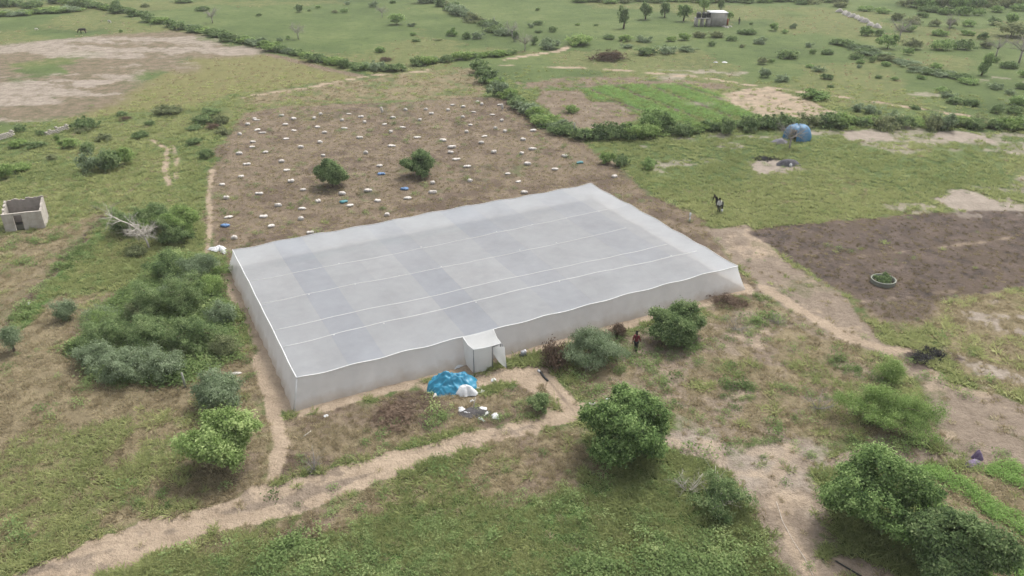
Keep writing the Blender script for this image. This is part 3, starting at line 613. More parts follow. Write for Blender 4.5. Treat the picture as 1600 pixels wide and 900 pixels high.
tree_near((300, 640, 416, 752), 11, 'yel', 'yellow-green leafy tree beside the pale footpath near the net house corner', leaf=0.12, lump=0.5)
tree_near((906, 616, 1040, 744), 12, 'dark', 'round dark green tree standing alone below the sandy path junction', leaf=0.12, dens=1.15, lump=0.22)
tree_near((1006, 477, 1096, 550), 13, 'mid', 'dark green bushy tree behind the person in the red shirt', leaf=0.12, dens=1.1)
tree_near((1266, 710, 1430, 856), 14, 'dark', 'wide dark green tree with two-part crown beside the melon patch', leaf=0.115, lump=0.45, dens=1.3, hollow=0.5)
tree_near((1383, 800, 1545, 935), 15, 'mid', 'broad leafy tree with light green leaf tips cut by the picture edge', leaf=0.12, lump=0.4, dens=1.3, hollow=0.5)
near_bush('bush', (876, 512, 976, 584), 16, 'grey', 'grey-green feathery shrub between the net house and the walking person', leaf=0.10, aspect=0.28, lump=0.5, up=0.6)
near_bush('bush', (302, 584, 394, 652), 17, 'grey', 'compact silver-grey shrub by the white post at the net house corner', leaf=0.10, aspect=0.4, lump=0.4)
near_bush('bush', (496, 247, 546, 299), 18, 'mid', 'cone-shaped green bush among the white sacks, taller of the two there', leaf=0.16, aspect=0.5, lump=0.35)
near_bush('bush', (632, 239, 681, 280), 19, 'mid', 'rounded green bush among the white sacks with loose top shoots', leaf=0.16, lump=0.5)
tree_near((999, 169, 1050, 209), 20, 'dark', 'round dark tree rising above the hedge below the green crop field', leaf=0.2, cr=0.6)
near_bush('bush', (1300, 612, 1462, 697), 21, 'lime', 'wide low bright green bush on the bare ground by the ash patch', leaf=0.09, aspect=0.3, lump=0.6, up=0.8, cr=0.5)
near_bush('bush', (1362, 556, 1410, 604), 22, 'lime', 'small bright green bush just below the ash patch', leaf=0.09, aspect=0.3, lump=0.5, up=0.8)
near_bush('bush', (1085, 740, 1162, 812), 23, 'mid', 'vine-covered bush tangled with bare grey branches', leaf=0.09, lump=0.6, dens=0.8)
near_bush('bush', (822, 612, 862, 648), 24, 'mid', 'small round green bush on the sand below the entrance porch', leaf=0.08, cr=0.3)
# thicket between the track and the net house
TH = [((118, 535, 195, 585), 'grey', 'silvery low shrub at the outer tip of the thicket'), ((165, 545, 245, 605), 'grey', 'grey-leaved shrub low in the thicket beside the dry grass'), ((235, 548, 300, 600), 'grey', 'pale grey shrub next to the white post in the thicket'),
      ((130, 500, 210, 560), 'mid', 'dark green shrub behind the silvery shrubs of the thicket'), ((205, 490, 285, 560), 'mid', 'tall green shrub in the middle of the thicket'), ((270, 490, 345, 558), 'mid', 'bushy green shrub in the thicket near the brown stalks'),
      ((210, 440, 275, 505), 'mid', 'dense green shrub on the track side of the thicket'), ((262, 428, 330, 500), 'mid', 'feathery green shrub at the heart of the thicket'), ((285, 395, 345, 450), 'grey', 'grey-green shrub at the upper end of the thicket'),
      ((235, 400, 290, 445), 'mid', 'low green shrub at the upper end of the thicket by the meadow'), ((328, 470, 378, 515), 'grey', 'grey-green shrub close to the net house side wall'), ((330, 525, 378, 565), 'olive', 'olive shrub beside the sand strip of the net house'),
      ((305, 428, 360, 468), 'lime', 'bright green shrub beside the thicket near the net house'), ((200, 470, 240, 510), 'olive', 'olive shrub on the dry grass edge of the thicket'),
      ((5, 505, 45, 555), 'grey', 'small grey shrub alone in the dry grass by the track'), ((85, 468, 130, 505), 'grey', 'pale grey-green shrub in dry grass above the thicket')]
for k, (b, m, lb) in enumerate(TH):
    near_bush('bush', b, 40 + k, m, lb, leaf=0.10, aspect=0.33, lump=0.55, up=0.7, dens=0.9, group='shrubs of the thicket beside the net house' if k < 14 else None)
ft = random.Random(31)
for k in range(26):
    px = ft.uniform(150, 345); y0_ = 395 + (345 - px) * 0.42; py = ft.uniform(y0_ + 25, min(600, y0_ + 150 + (px < 260) * 20)); ww = ft.uniform(26, 42)
    near_bush('bush', (px - ww, py - ww * 0.95, px + ww, py), 900 + k, ft.choice(['mid', 'mid', 'mid', 'olive', 'lime', 'grey']), 'small shrub in the thicket', leaf=0.085, aspect=0.28, lump=0.6, up=0.9, dens=0.55, group='small filling shrubs of the thicket')
FO = [o for o in COL.objects if o.get('label') == 'small shrub in the thicket']
single_out(FO, [('the white post in the thicket', (290, 606)), ('the upper thicket end', (320, 400)), ('the net house side wall', (372, 500)), ('the outer thicket tip', (130, 560)), ('the track side of the thicket', (205, 470))], lambda k, n, o: k + ' small thicket shrub out from ' + n)
DT = [((172, 326, 232, 372), 'mid', 'dark green shrub directly behind the dead white tree'), ((215, 318, 275, 365), 'mid', 'dark shrub at the back of the clump by the dead white tree'), ((255, 320, 320, 378), 'lime', 'leafy light green shrub at the path end of the dead tree clump'),
      ((205, 328, 262, 366), 'lime', 'pale green shrub in the middle of the dead tree clump'), ((252, 345, 306, 386), 'mid', 'green shrub in front of the dead tree clump'), ((196, 386, 232, 404), 'olive', 'low olive shrub at the foot of the dead white tree')]
for k, (b, m, lb) in enumerate(DT):
    near_bush('bush', b, 70 + k, m, lb, leaf=0.12, aspect=0.4, lump=0.55, up=0.4, dens=0.85, group='shrubs around the dead white tree')

# far shrubs: shared shapes, one object each
def proto(seed, mat, ncl, per, leaf, lump=0.45, **kw):
    return crown_mesh('foliage', seed, 1.0, 1.0, 1.0, ncl, per, 0.24, leaf, mat, lump, 0.6, **kw)[0]
PR = {k: [proto(200 + i * 10 + s, MATS[k], 85, 30, 0.075, 0.4 + 0.15 * s) for s in range(4)] for i, k in enumerate(('dark', 'mid', 'grey', 'lime', 'olive', 'dead'))}
fr = random.Random(5)
def shrub(b, kind, label, group, name='shrub', cat='shrub', hmul=1.0):
    F, R, h = bbox_place(b)
    me = fr.choice(PR[kind])
    o = link(name, me, None, (F[0], F[1], float(gz(F[0], F[1])) - 0.04), (0, 0, fr.uniform(0, 6.28)), (R * 1.08, R * fr.uniform(0.85, 1.15), h * hmul))
    return tag(o, label, cat, group)
def far_tree(b, kind, label, group, slim=1.0):
    F, R, h = bbox_place(b)
    o = empty('tree', (F[0], F[1], float(gz(F[0], F[1]))), fr.uniform(0, 6.28)); tag(o, label, 'tree', group)
    me = fr.choice(PR[kind])
    link('crown', me, o, (0, 0, 0.14 * h), (0, 0, 0), (R * 1.05, R, 0.88 * h))
    g = Geo(); g.tube([(0, 0, -0.1), (0.03 * h, 0, 0.25 * h), (0, 0.03 * h, 0.6 * h)], [0.05 * h, 0.04 * h, 0.02 * h], 6); link('trunk', g.mesh('trunk', M_bark, True), o)
    return o
def hedge(pts, step, w, hgt, kinds, label, group, jit=3, end=''):
    cnt = 0; label = label.replace('dark green shrub', 'shrub').replace('green shrub', 'shrub').replace('dark shrub', 'shrub').replace('shrub in', 'hedge shrub in')
    p = np.array(pts, float); seg = np.hypot(*np.diff(p, axis=0).T); L = np.concatenate([[0], np.cumsum(seg)])
    s = 0.0
    while s < L[-1]:
        x = np.interp(s, L, p[:, 0]); y = np.interp(s, L, p[:, 1])
        ww = w * fr.uniform(0.9, 1.75); hh = hgt * fr.uniform(0.6, 1.35)
        x += fr.uniform(-jit, jit); y += fr.uniform(-jit, jit) * 0.4
        shrub((x - ww / 2, y - hh / 2, x + ww / 2, y + hh / 2), fr.choice(kinds), ORD[min(cnt, 47)] + ' ' + label + end, group); cnt += 1
        s += step * fr.uniform(0.8, 1.2)
hedge([(748, 104), (765, 120), (783, 138), (800, 153), (822, 170), (846, 187), (868, 198), (890, 206)], 12, 30, 22, ['mid', 'mid', 'lime', 'grey'], 'dark green shrub in the hedge beside the sack field', 'hedge shrubs along the sack field', end=', counted from its far end')
hedge([(908, 211), (950, 206), (1000, 206), (1060, 203), (1120, 198), (1180, 193), (1235, 190)], 15, 30, 24, ['mid', 'mid', 'lime'], 'green shrub in the hedge below the crop field', 'hedge shrubs below the crop field', end=', counted from the white post')
hedge([(1262, 190), (1300, 190), (1350, 191), (1400, 189), (1450, 192), (1500, 192), (1550, 193), (1612, 194)], 17, 30, 20, ['mid', 'lime', 'mid', 'olive', 'grey'], 'green shrub in the long hedge beyond the blue tent', 'hedge shrubs beyond the blue tent', end=', counted from the tent')
hedge([(88, 0), (130, 5), (160, 10), (190, 15), (215, 22), (250, 32), (290, 42), (330, 50), (370, 60), (400, 67), (450, 80), (500, 92), (560, 103), (618, 106)], 13, 24, 13, ['mid', 'mid', 'grey', 'lime'], 'dark shrub in the hedge along the bare field', 'hedge shrubs along the bare sandy field', 2, end=', counted from the top')
hedge([(668, -2), (692, 5), (715, 14), (740, 27), (765, 40), (792, 53)], 10, 22, 13, ['mid', 'grey', 'olive'], 'shrub in the diagonal pasture hedge', 'hedge shrubs across the far pasture', 2, end=', counted from the top')
hedge([(652, 96), (672, 94), (698, 92)], 11, 22, 13, ['mid', 'grey', 'lime'], 'shrub in the short trail-end hedge', 'short hedge shrubs at the trail end', 1, end=', counted from the trail')
hedge([(716, 88), (740, 87), (770, 85), (798, 82)], 11, 22, 12, ['mid', 'lime'], 'shrub in the second short hedge', 'second short hedge shrubs', 1, end=', counted from the trail end')
hedge([(0, 22), (30, 21), (60, 18), (100, 15), (125, 14)], 14, 26, 10, ['mid', 'grey', 'lime'], 'shrub in the low hedge above the grazing animal', 'hedge shrubs above the grazing animal', 2, end=', counted from the picture edge')
hedge([(-5, 4), (30, 6), (62, 8)], 14, 26, 11, ['mid', 'grey'], 'shrub in the top corner hedge', 'top corner hedge shrubs', 2, end=', counted from the picture edge')
hedge([(1312, 66), (1335, 72), (1360, 82), (1385, 90), (1410, 98), (1435, 108), (1470, 116), (1505, 122)], 11, 24, 10, ['mid', 'olive', 'grey'], 'shrub in the sloping scrubland hedge', 'hedge shrubs across the far scrubland', 2, end=', counted from the rocks')
for x in range(1425, 1620, 17):
    shrub((x - 16, -6, x + 16, 11 + fr.uniform(-3, 5)), fr.choice(['dark', 'mid', 'olive']), ORD[(x - 1425) // 17] + ' shrub of the top edge thicket, counted from the rocks side', 'far thicket shrubs of the scrubland')
for x in range(905, 1330, 24):
    shrub((x - 16, -5, x + 16, 5 + fr.uniform(-2, 2)), fr.choice(['dark', 'mid', 'olive']), ORD[(x - 905) // 24] + ' shrub of the far line behind the tank house, counted from the pale trail', 'far line shrubs behind the tank house')
MARKS = {
 'pasture shrubs around the brush heap': [('the brown brush heap', (950, 88)), ('the slender row tree', (974, 46)), ('the pale trail end', (880, 78)), ('the far pasture rubbish', (1125, 98))],
 'pasture shrubs below the tank house': [('the tank house', (1110, 42)), ('the far pasture rubbish', (1125, 98)), ('the lone round pasture bush', (1208, 49))],
 'pasture shrubs beyond the long hedge': [('the lone round pasture bush', (1208, 49)), ('the pinkish sandy plot', (1240, 150)), ('the tall narrow leaning tree', (1533, 119)), ('the end of the pale trail', (1525, 183)), ('the sloping hedge middle', (1385, 92)), ('the wide bush by the sandy plot', (1272, 158))],
 'shrubs of the far scrubland': [('the line of pale rocks', (1340, 30)), ('the large grey bare tree', (1405, 62)), ('the scrub above the leaning tree', (1533, 100)), ('the flat-topped thorn tree', (1578, 60)), ('the top edge thicket', (1500, 12))],
 'shrubs dotting the far meadow': [('the round meadow tree', (620, 40)), ('the grey meadow tree', (466, 61)), ('the diagonal hedge', (745, 50)), ('the leafless tree behind the hedge', (332, 36)), ('the dark cow', (130, 52))],
 'rough grass shrubs beside the bare field': [('the ruined block wall', (90, 210)), ('the sack field corner', (372, 185)), ('the curved double track', (262, 230)), ('the small reddish brush heap', (197, 190))],
 'meadow shrubs behind the block shed': [('the block shed', (40, 330)), ('the meadow below the ruined wall', (90, 225)), ('the meadow by the curved double track', (255, 260))],
 'shrubs at the grass edge of the sack field': [('the white hedge post', (897, 209))],
}
LISTS = [
 ('low green shrub scattered on the pasture around the brown brush heap', 'pasture shrubs around the brush heap', ['mid', 'mid', 'grey', 'lime'], [(882, 54, 930, 73), (828, 55, 843, 71), (841, 63, 876, 79), (940, 54, 962, 62), (962, 54, 992, 66), (995, 57, 1020, 67), (970, 68, 990, 76), (992, 73, 1028, 88), (1028, 72, 1055, 85), (1038, 56, 1059, 66), (1059, 51, 1078, 64), (832, 31, 850, 40), (825, 37, 835, 44), (855, 41, 871, 51), (835, 46, 848, 52), (897, 36, 908, 40), (926, 37, 935, 41), (836, 11, 844, 17), (800, 48, 812, 66)]),
 ('low green shrub scattered on the pasture below the water tank house', 'pasture shrubs below the tank house', ['mid', 'mid', 'grey', 'olive'], [(1080, 49, 1105, 60), (1105, 49, 1132, 60), (1131, 56, 1152, 65), (1151, 45, 1182, 55), (1175, 59, 1196, 70), (1180, 89, 1200, 102), (1186, 106, 1204, 122), (1169, 34, 1178, 39), (1104, 64, 1119, 73), (1154, 69, 1165, 75), (1060, 73, 1086, 82)]),
 ('green shrub scattered on the sloping pasture beyond the long hedge', 'pasture shrubs beyond the long hedge', ['mid', 'mid', 'grey', 'dark'], [(1211, 77, 1250, 93), (1232, 37, 1244, 45), (1220, 45, 1232, 52), (1258, 66, 1270, 75), (1281, 77, 1303, 86), (1262, 76, 1278, 85), (1200, 91, 1211, 99), (1258, 100, 1275, 107), (1270, 104, 1288, 113), (1280, 114, 1303, 125), (1212, 116, 1235, 129), (1322, 84, 1350, 94), (1336, 92, 1350, 100), (1355, 87, 1370, 98), (1375, 95, 1393, 104), (1337, 101, 1347, 107), (1365, 117, 1378, 123), (1392, 119, 1404, 126), (1431, 117, 1447, 124), (1459, 135, 1482, 145), (1471, 144, 1491, 155), (1476, 151, 1505, 164), (1502, 154, 1531, 167), (1497, 122, 1530, 133), (1575, 149, 1604, 166), (1570, 140, 1584, 149), (1545, 162, 1565, 178), (1567, 165, 1598, 179), (1326, 160, 1350, 176), (1345, 162, 1372, 180), (1290, 132, 1304, 137), (1545, 130, 1565, 140), (1585, 128, 1605, 140), (1420, 165, 1440, 172)]),
 ('dark shrub in the far scrubland below the top thicket', 'shrubs of the far scrubland', ['dark', 'mid', 'olive', 'dark'], [(1340, 41, 1363, 57), (1363, 45, 1383, 57), (1390, 20, 1415, 32), (1411, 60, 1444, 79), (1410, 74, 1428, 87), (1454, 60, 1489, 80), (1487, 60, 1522, 79), (1524, 49, 1546, 62), (1530, 63, 1550, 76), (1432, 8, 1470, 20), (1491, 8, 1518, 25), (1519, 12, 1538, 25), (1570, 19, 1590, 36), (1475, 28, 1496, 44), (1400, 38, 1430, 50), (1415, 25, 1440, 38), (1450, 30, 1472, 42), (1500, 30, 1525, 42), (1540, 25, 1565, 40), (1455, 46, 1480, 57), (1340, 8, 1365, 18), (1365, 12, 1390, 22), (1300, 2, 1325, 12), (1240, 0, 1262, 8), (1500, 46, 1522, 56), (1560, 95, 1590, 108), (1590, 108, 1612, 122), (1540, 88, 1562, 98), (1430, 18, 1450, 28), (1545, 8, 1570, 20), (1580, 4, 1605, 18), (1465, 12, 1490, 24), (1450, 98, 1475, 108)]),
 ('small shrub dotting the far meadow between the two hedges', 'shrubs dotting the far meadow', ['mid', 'grey', 'olive', 'dark'], [(461, 6, 476, 20), (532, 12, 545, 21), (518, 15, 530, 21), (586, 72, 605, 83), (642, 60, 658, 66), (640, 50, 652, 56), (695, 45, 715, 57), (720, 50, 738, 62), (738, 50, 756, 62), (446, 55, 455, 62), (433, 58, 443, 66), (400, 20, 410, 26), (492, 8, 502, 13), (575, 3, 590, 12), (538, 2, 547, 8), (220, 5, 232, 12), (271, 0, 303, 6), (303, 10, 330, 18), (176, 0, 188, 7), (480, 14, 486, 18), (680, 4, 694, 10), (608, 0, 620, 6), (675, 60, 690, 64), (635, 36, 650, 42), (186, 45, 192, 52), (704, 42, 712, 48)]),
 ('leafy shrub on the rough grass between the bare field and the sack field', 'rough grass shrubs beside the bare field', ['mid', 'lime', 'mid', 'olive'], [(237, 166, 290, 182), (180, 173, 203, 183), (310, 168, 350, 182), (300, 180, 335, 196), (330, 180, 362, 196), (115, 182, 155, 206), (118, 198, 145, 209), (56, 202, 74, 214), (85, 209, 96, 222), (92, 216, 127, 235), (125, 221, 150, 240), (225, 188, 245, 198), (205, 205, 235, 218), (150, 208, 180, 222), (290, 195, 320, 206), (340, 198, 362, 212), (20, 195, 45, 208), (70, 240, 93, 252), (290, 215, 318, 228), (310, 232, 336, 250)]),
 ('bushy green shrub on the meadow behind the roofless block shed', 'meadow shrubs behind the block shed', ['mid', 'lime', 'mid', 'grey'], [(19, 256, 54, 271), (-5, 254, 24, 282), (12, 218, 45, 232), (40, 220, 78, 234), (131, 240, 165, 272), (155, 232, 195, 270), (180, 230, 216, 262)]),
 ('leafy shrub standing at the grass edge beside the cleared sack field', 'shrubs at the grass edge of the sack field', ['mid', 'lime'], [(934, 235, 962, 258), (955, 240, 986, 262)]),
]
for lb, gr, kinds, bs_ in LISTS:
    obs = []
    for b in bs_:
        kd = fr.choice(kinds); o = shrub(b, kd, lb, gr); o['tint'] = {'mid': 'green', 'dark': 'dark green', 'grey': 'grey-green', 'lime': 'bright green', 'olive': 'olive'}[kd]; o['build'] = 'wide' if (b[2] - b[0]) > 2.1 * (b[3] - b[1]) else 'small' if b[2] - b[0] < 16 else 'bushy'; obs.append(o)
    single_out(obs, MARKS[gr], lambda k, n, o: k + ' shrub out from ' + n + ', ' + o['build'] + ' and ' + o['tint'])
    for o in obs: del o['tint']; del o['build']
shrub((1000, 244, 1026, 267), 'dark', 'dark round shrub on the pasture beside the pair at the field edge', None)
shrub((882, 163, 904, 178), 'lime', 'bright green weed clump on the tilled brown plot', None)
shrub((1200, 33, 1217, 49), 'dark', 'small round dark bush alone on the pasture beyond the tank house', None)
shrub((1247, 140, 1298, 158), 'dark', 'dark wide bush on the edge of the pinkish sandy plot', None)
far_tree((607, 21, 634, 40), 'dark', 'round dark tree alone on the far meadow', None)
far_tree((964, 9, 984, 46), 'mid', 'slender tree at the end of the row beside the tank house', 'row of trees by the tank house')
for b, lb in (((995, 2, 1021, 32), 'second tree of the row counting from the slender one'), ((1029, 2, 1048, 28), 'third tree of the row, smaller, near the tank house'), ((1055, 4, 1080, 35), 'full dark tree of the row next to the black water tanks')):
    far_tree(b, 'mid' if b[0] != 1055 else 'dark', lb, 'row of trees by the tank house')
far_tree((1092, -4, 1108, 19), 'dark', 'dark tree behind the black water tanks', None)
far_tree((1120, -2, 1132, 18), 'mid', 'thin tree behind the roof of the tank house', None)
far_tree((1134, 17, 1145, 33), 'dark', 'small dark tree against the side of the tank house', None)
far_tree((1369, 52, 1402, 78), 'dark', 'dark tree in the scrubland in front of the grey bare tree', None)
far_tree((1550, 36, 1606, 60), 'olive', 'wide flat-topped thorn tree in the far scrubland', None)
# slim leaning tree
F, R, h = bbox_place((1522, 79, 1544, 119))
o = empty('tree', (F[0], F[1], 0)); tag(o, 'tall narrow dark tree leaning over the scrubland hedge', 'tree'); o.rotation_euler = (0, 0.16, 0)
link('crown', PR['dark'][0], o, (0, 0, 0.1), (0, 0, 0), (R * 0.8, R * 0.8, h * 0.62)); 
link('crown', PR['dark'][1], o, (0.1, 0, h * 0.42), (0, 0, 0), (R * 0.75, R * 0.75, h * 0.55))
g = Geo(); g.tube([(0, 0, -0.2), (0, 0, h * 0.7)], [0.16, 0.05], 6); link('trunk', g.mesh('trunk', M_bark, True), o)

# dead brush heaps
def brush_mesh(name, seed, n, length, r=0.02):
    rg = np.random.default_rng(seed); g = Geo()
    for _ in range(n):
        d = rg.normal(size=3); d[2] = abs(d[2]) * 0.5; d /= np.linalg.norm(d)
        c = rg.normal(size=3) * np.array([0.42, 0.42, 0]); c[2] = max(0.02, (0.75 - 0.9 * np.hypot(c[0], c[1]) ** 2) * rg.uniform(0, 1))
        a = c - d * length / 2; b = c + d * length / 2; a[2] = max(a[2], 0)
        g.tube([a, (a + b) / 2 + rg.normal(size=3) * 0.03, b], [r, r * 0.8, r * 0.3], 3, False)
    return g
def heap(b, seed, label, leaves=True, n=130, kind='dead', wood=M_brush, flat=1.0):
    F, R, h = bbox_place(b); h *= flat; o = empty('brush_heap', (F[0], F[1], float(gz(F[0], F[1]))), 0.3 * seed); tag(o, label, 'brush heap')
    g = brush_mesh('twigs', seed, n, 0.5, 0.014); v = sum(len(x) for x in g.v)
    me = g.mesh('twigs', M_brush, False, {'tone': np.random.default_rng(seed).uniform(0.25, 0.9, v)})
    link('twigs', me, o, (0, 0, 0), (0, 0, 0), (R, R * 0.8, h))
    if leaves: link('dead_leaves', crown_mesh('dead_leaves', seed + 5, 0.95, 0.8, 0.8, 70, 22, 0.22, 0.06, MATS[kind], 0.5, 0.4)[0], o, (0, 0, 0), (0, 0, 0), (R, R, h))
    return o
heap((836, 524, 895, 584), 301, 'dark reddish brush heap between the sandy gully and the grey-green shrub', n=220)
heap((946, 500, 984, 532), 302, 'brown brush heap behind the person in the red shirt', n=160)
heap((1104, 462, 1172, 484), 303, 'low wall of dead brush at the net house corner', n=160)
heap((915, 75, 982, 98), 304, 'big reddish-brown brush heap on the far green pasture', n=160)
heap((184, 181, 210, 190), 305, 'small reddish brush heap beside the bare sandy field', n=60)
heap((590, 87, 616, 97), 306, 'small brown brush heap on the meadow beside the hedge bend', n=60)
heap((572, 650, 668, 671), 307, 'wide dark patch of cut brush in front of the net house wall', n=240, flat=0.45)
heap((318, 192, 350, 204), 308, 'brown brush heap at the corner of the sack field', n=60)

# bare trees
def branchy(seed, h, r, lean, levels, spread, kids, mat, name, flat=0.5, sides=4):
    rg = np.random.default_rng(seed); g = Geo()
    def grow(p, d, ln, rad, lv):
        n = 5; pts = [p]; q = p.copy(); dd = d.copy()
        for k in range(n):
            dd = dd + rg.normal(size=3) * 0.12; dd /= np.linalg.norm(dd); q = q + dd * ln / n; pts.append(q.copy())
        g.tube(pts, np.linspace(rad, rad * 0.35, n + 1), sides if lv < 2 else 3, lv < 2)
        if lv >= levels: return
        for k in range(kids[lv]):
            t = rg.uniform(0.25, 1.0); i_ = int(t * n); s = pts[min(i_, n)]
            nd = dd * 0.45 + rg.normal(size=3) * spread * np.array([1, 1, flat]); nd /= np.linalg.norm(nd)
            grow(s, nd, ln * rg.uniform(0.35, 0.6), rad * (1 - 0.6 * t) * 0.55, lv + 1)
    d0 = np.array(lean, float); d0 /= np.linalg.norm(d0)
    grow(np.zeros(3), d0, h, r, 0)
    return g.mesh(name, mat, True)
F = P(234, 389); o = empty('dead_tree', (F[0], F[1], 0)); tag(o, 'bleached bare dead tree leaning over the green clump', 'dead tree')
g = Geo(); b0 = np.array([0, 0, -0.2]); b1 = np.array([-0.45, 0.25, 1.6]); g.tube([b0, (b0 + b1) / 2 + [0.05, 0, 0], b1], [0.11, 0.095, 0.085], 7); link('trunk', g.mesh('trunk', M_deadwood, True), o)
rgd = np.random.default_rng(3)
for k in range(14):
    a = k * 0.75 + 0.3; lean = (math.cos(a), math.sin(a), 0.35) if k else (-0.75, 0.35, 0.55)
    ln = 4.0 if k == 0 else rgd.uniform(1.3, 2.3)
    me = branchy(400 + k, ln, 0.10 if k == 0 else 0.055, lean, 2, 0.75, [13, 6], M_deadwood, 'branch', 0.6)
    link('branch', me, o, tuple(b1 - np.array([0.0, 0, 0.1 * (k % 3)])))
def bare_tree(px, py, h, seed, label, mat=M_greywood, w=1.0, kids=(7, 7, 5)):
    F = P(px, py); o = empty('bare_tree', (F[0], F[1], 0)); tag(o, label, 'bare tree')
    g = Geo(); g.tube([(0, 0, -0.2), (0.05, 0, h * 0.35)], [0.03 * h, 0.024 * h], 6); link('trunk', g.mesh('trunk', mat, True), o)
    rg = np.random.default_rng(seed)
    for k in range(6):
        a = k * 1.05 + rg.uniform(0, .5)
        link('limb', branchy(seed + k, h * 0.62, 0.016 * h, (math.cos(a) * w, math.sin(a) * w, 1.0), 3, 0.8, kids, mat, 'limb', 0.8, 3), o, (0, 0, h * 0.33))
    return o
bare_tree(1233, 233, 4.6, 420, 'pale leafless tree standing in front of the blue tent', w=1.4)
bare_tree(466, 61, 4.2, 430, 'grey leafless tree on the far meadow above the hedge')
bare_tree(332, 36, 4.4, 440, 'grey leafless tree behind the hedge near the bare field')
bare_tree(800, 60, 4.2, 450, 'grey leafless tree at the bend of the pasture trail')
bare_tree(820, 80, 4.4, 460, 'grey leafless tree closest to the pale trail end')
bare_tree(1405, 62, 6.0, 470, 'large grey leafless tree in the scrubland by the rocks', w=1.5)
bare_tree(1592, 98, 7.0, 480, 'large grey leafless tree with crooked trunk at the picture edge', w=1.5)
bare_tree(1556, 88, 4.5, 490, 'grey twiggy tree beside the tall narrow tree')
bare_tree(597, 27, 3.6, 500, 'small grey twiggy tree near the round dark tree')
bare_tree(1483, 46, 4.0, 510, 'small grey twiggy tree below the far thicket')
def dead_shrub(px, py, h, seed, label, mat=M_deadwood, w=1.0, n=8):
    F = P(px, py); o = empty('dead_shrub', (F[0], F[1], float(gz(*F)))); tag(o, label, 'dead shrub')
    rg = np.random.default_rng(seed)
    for k in range(n):
        a = k * 6.28 / n + rg.uniform(0, .6)
        link('branch', branchy(seed + k, h * rg.uniform(0.7, 1.1), 0.02 + 0.008 * h, (math.cos(a) * w, math.sin(a) * w, 1.0), 2, 0.7, (5, 4), mat, 'branch', 0.8, 3), o)
    return o
dead_shrub(1076, 768, 1.7, 520, 'pale dead shrub poking out of the green weeds')
dead_shrub(1122, 790, 2.2, 530, 'bare grey branches rising through the vine-covered bush')
dead_shrub(1278, 640, 1.5, 540, 'grey dead shrub beside the wide bright green bush', M_greywood)
dead_shrub(1150, 515, 1.3, 550, 'grey twiggy dead shrub beyond the bushy tree', M_greywood, 1.6)
dead_shrub(1215, 505, 1.2, 560, 'low grey dead shrub beside the bare tan strip', M_greywood, 1.8)
dead_shrub(490, 735, 1.6, 570, 'pale dry stalks standing on the grass verge of the sandy path', M_greywood, 0.5, 7)
dead_shrub(915, 575, 1.8, 580, 'leafless stalks at the foot of the grey-green shrub', M_greywood, 0.9, 6)

# ------------------------------------------------------------------ ground plants (uncountable): instanced tufts
def tuft_mesh(kind, seed, mat):
    rg = np.random.default_rng(seed)
    if kind == 'grass':
        n = 34; a = rg.uniform(0, 6.28, n); r = rg.uniform(0, 0.32, n); b = np.stack([np.cos(a) * r, np.sin(a) * r, np.zeros(n)], 1)
        h = rg.uniform(0.08, 0.28, n); dr = rg.normal(0, 0.17, (n, 2)) + b[:, :2] * 0.6
        w = 0.022; s = np.stack([-np.sin(a), np.cos(a), 0 * a], 1) * w
        mid = b + np.stack([dr[:, 0] * 0.4, dr[:, 1] * 0.4, h * 0.6], 1); tip = b + np.stack([dr[:, 0], dr[:, 1], h], 1)
        v = np.stack([b - s, b + s, mid + s * 0.8, tip, mid - s * 0.8], 1).reshape(-1, 3); f = np.arange(n * 5).reshape(n, 5)
        tone = np.repeat(rg.uniform(0, 1, n), 5)
        return mesh_np('tuft', v, f, {'tone': tone}, False, mat)
    n = {'weed': 70, 'crop': 44}[kind]
    c = rg.normal(size=(n, 3)) * np.array([0.2, 0.2, 0.1]) + np.array([0, 0, 0.2]); c[:, 2] = np.abs(c[:, 2]) * (1.2 - np.clip(np.hypot(c[:, 0], c[:, 1]) * 1.5, 0, 0.8))
    nr_ = rg.normal(size=(n, 3)) * 0.5 + np.array([0, 0, 1.0]); nr_ /= np.linalg.norm(nr_, axis=1, keepdims=True)
    s = rg.uniform(0.03, 0.065, n)
    v, q = leaf_geo(c, nr_, s, s * 0.6, rg, 0.4)
    return mesh_np('tuft', v, q, {'tone': np.repeat(rg.uniform(0, 1, n), 4)}, False, mat)
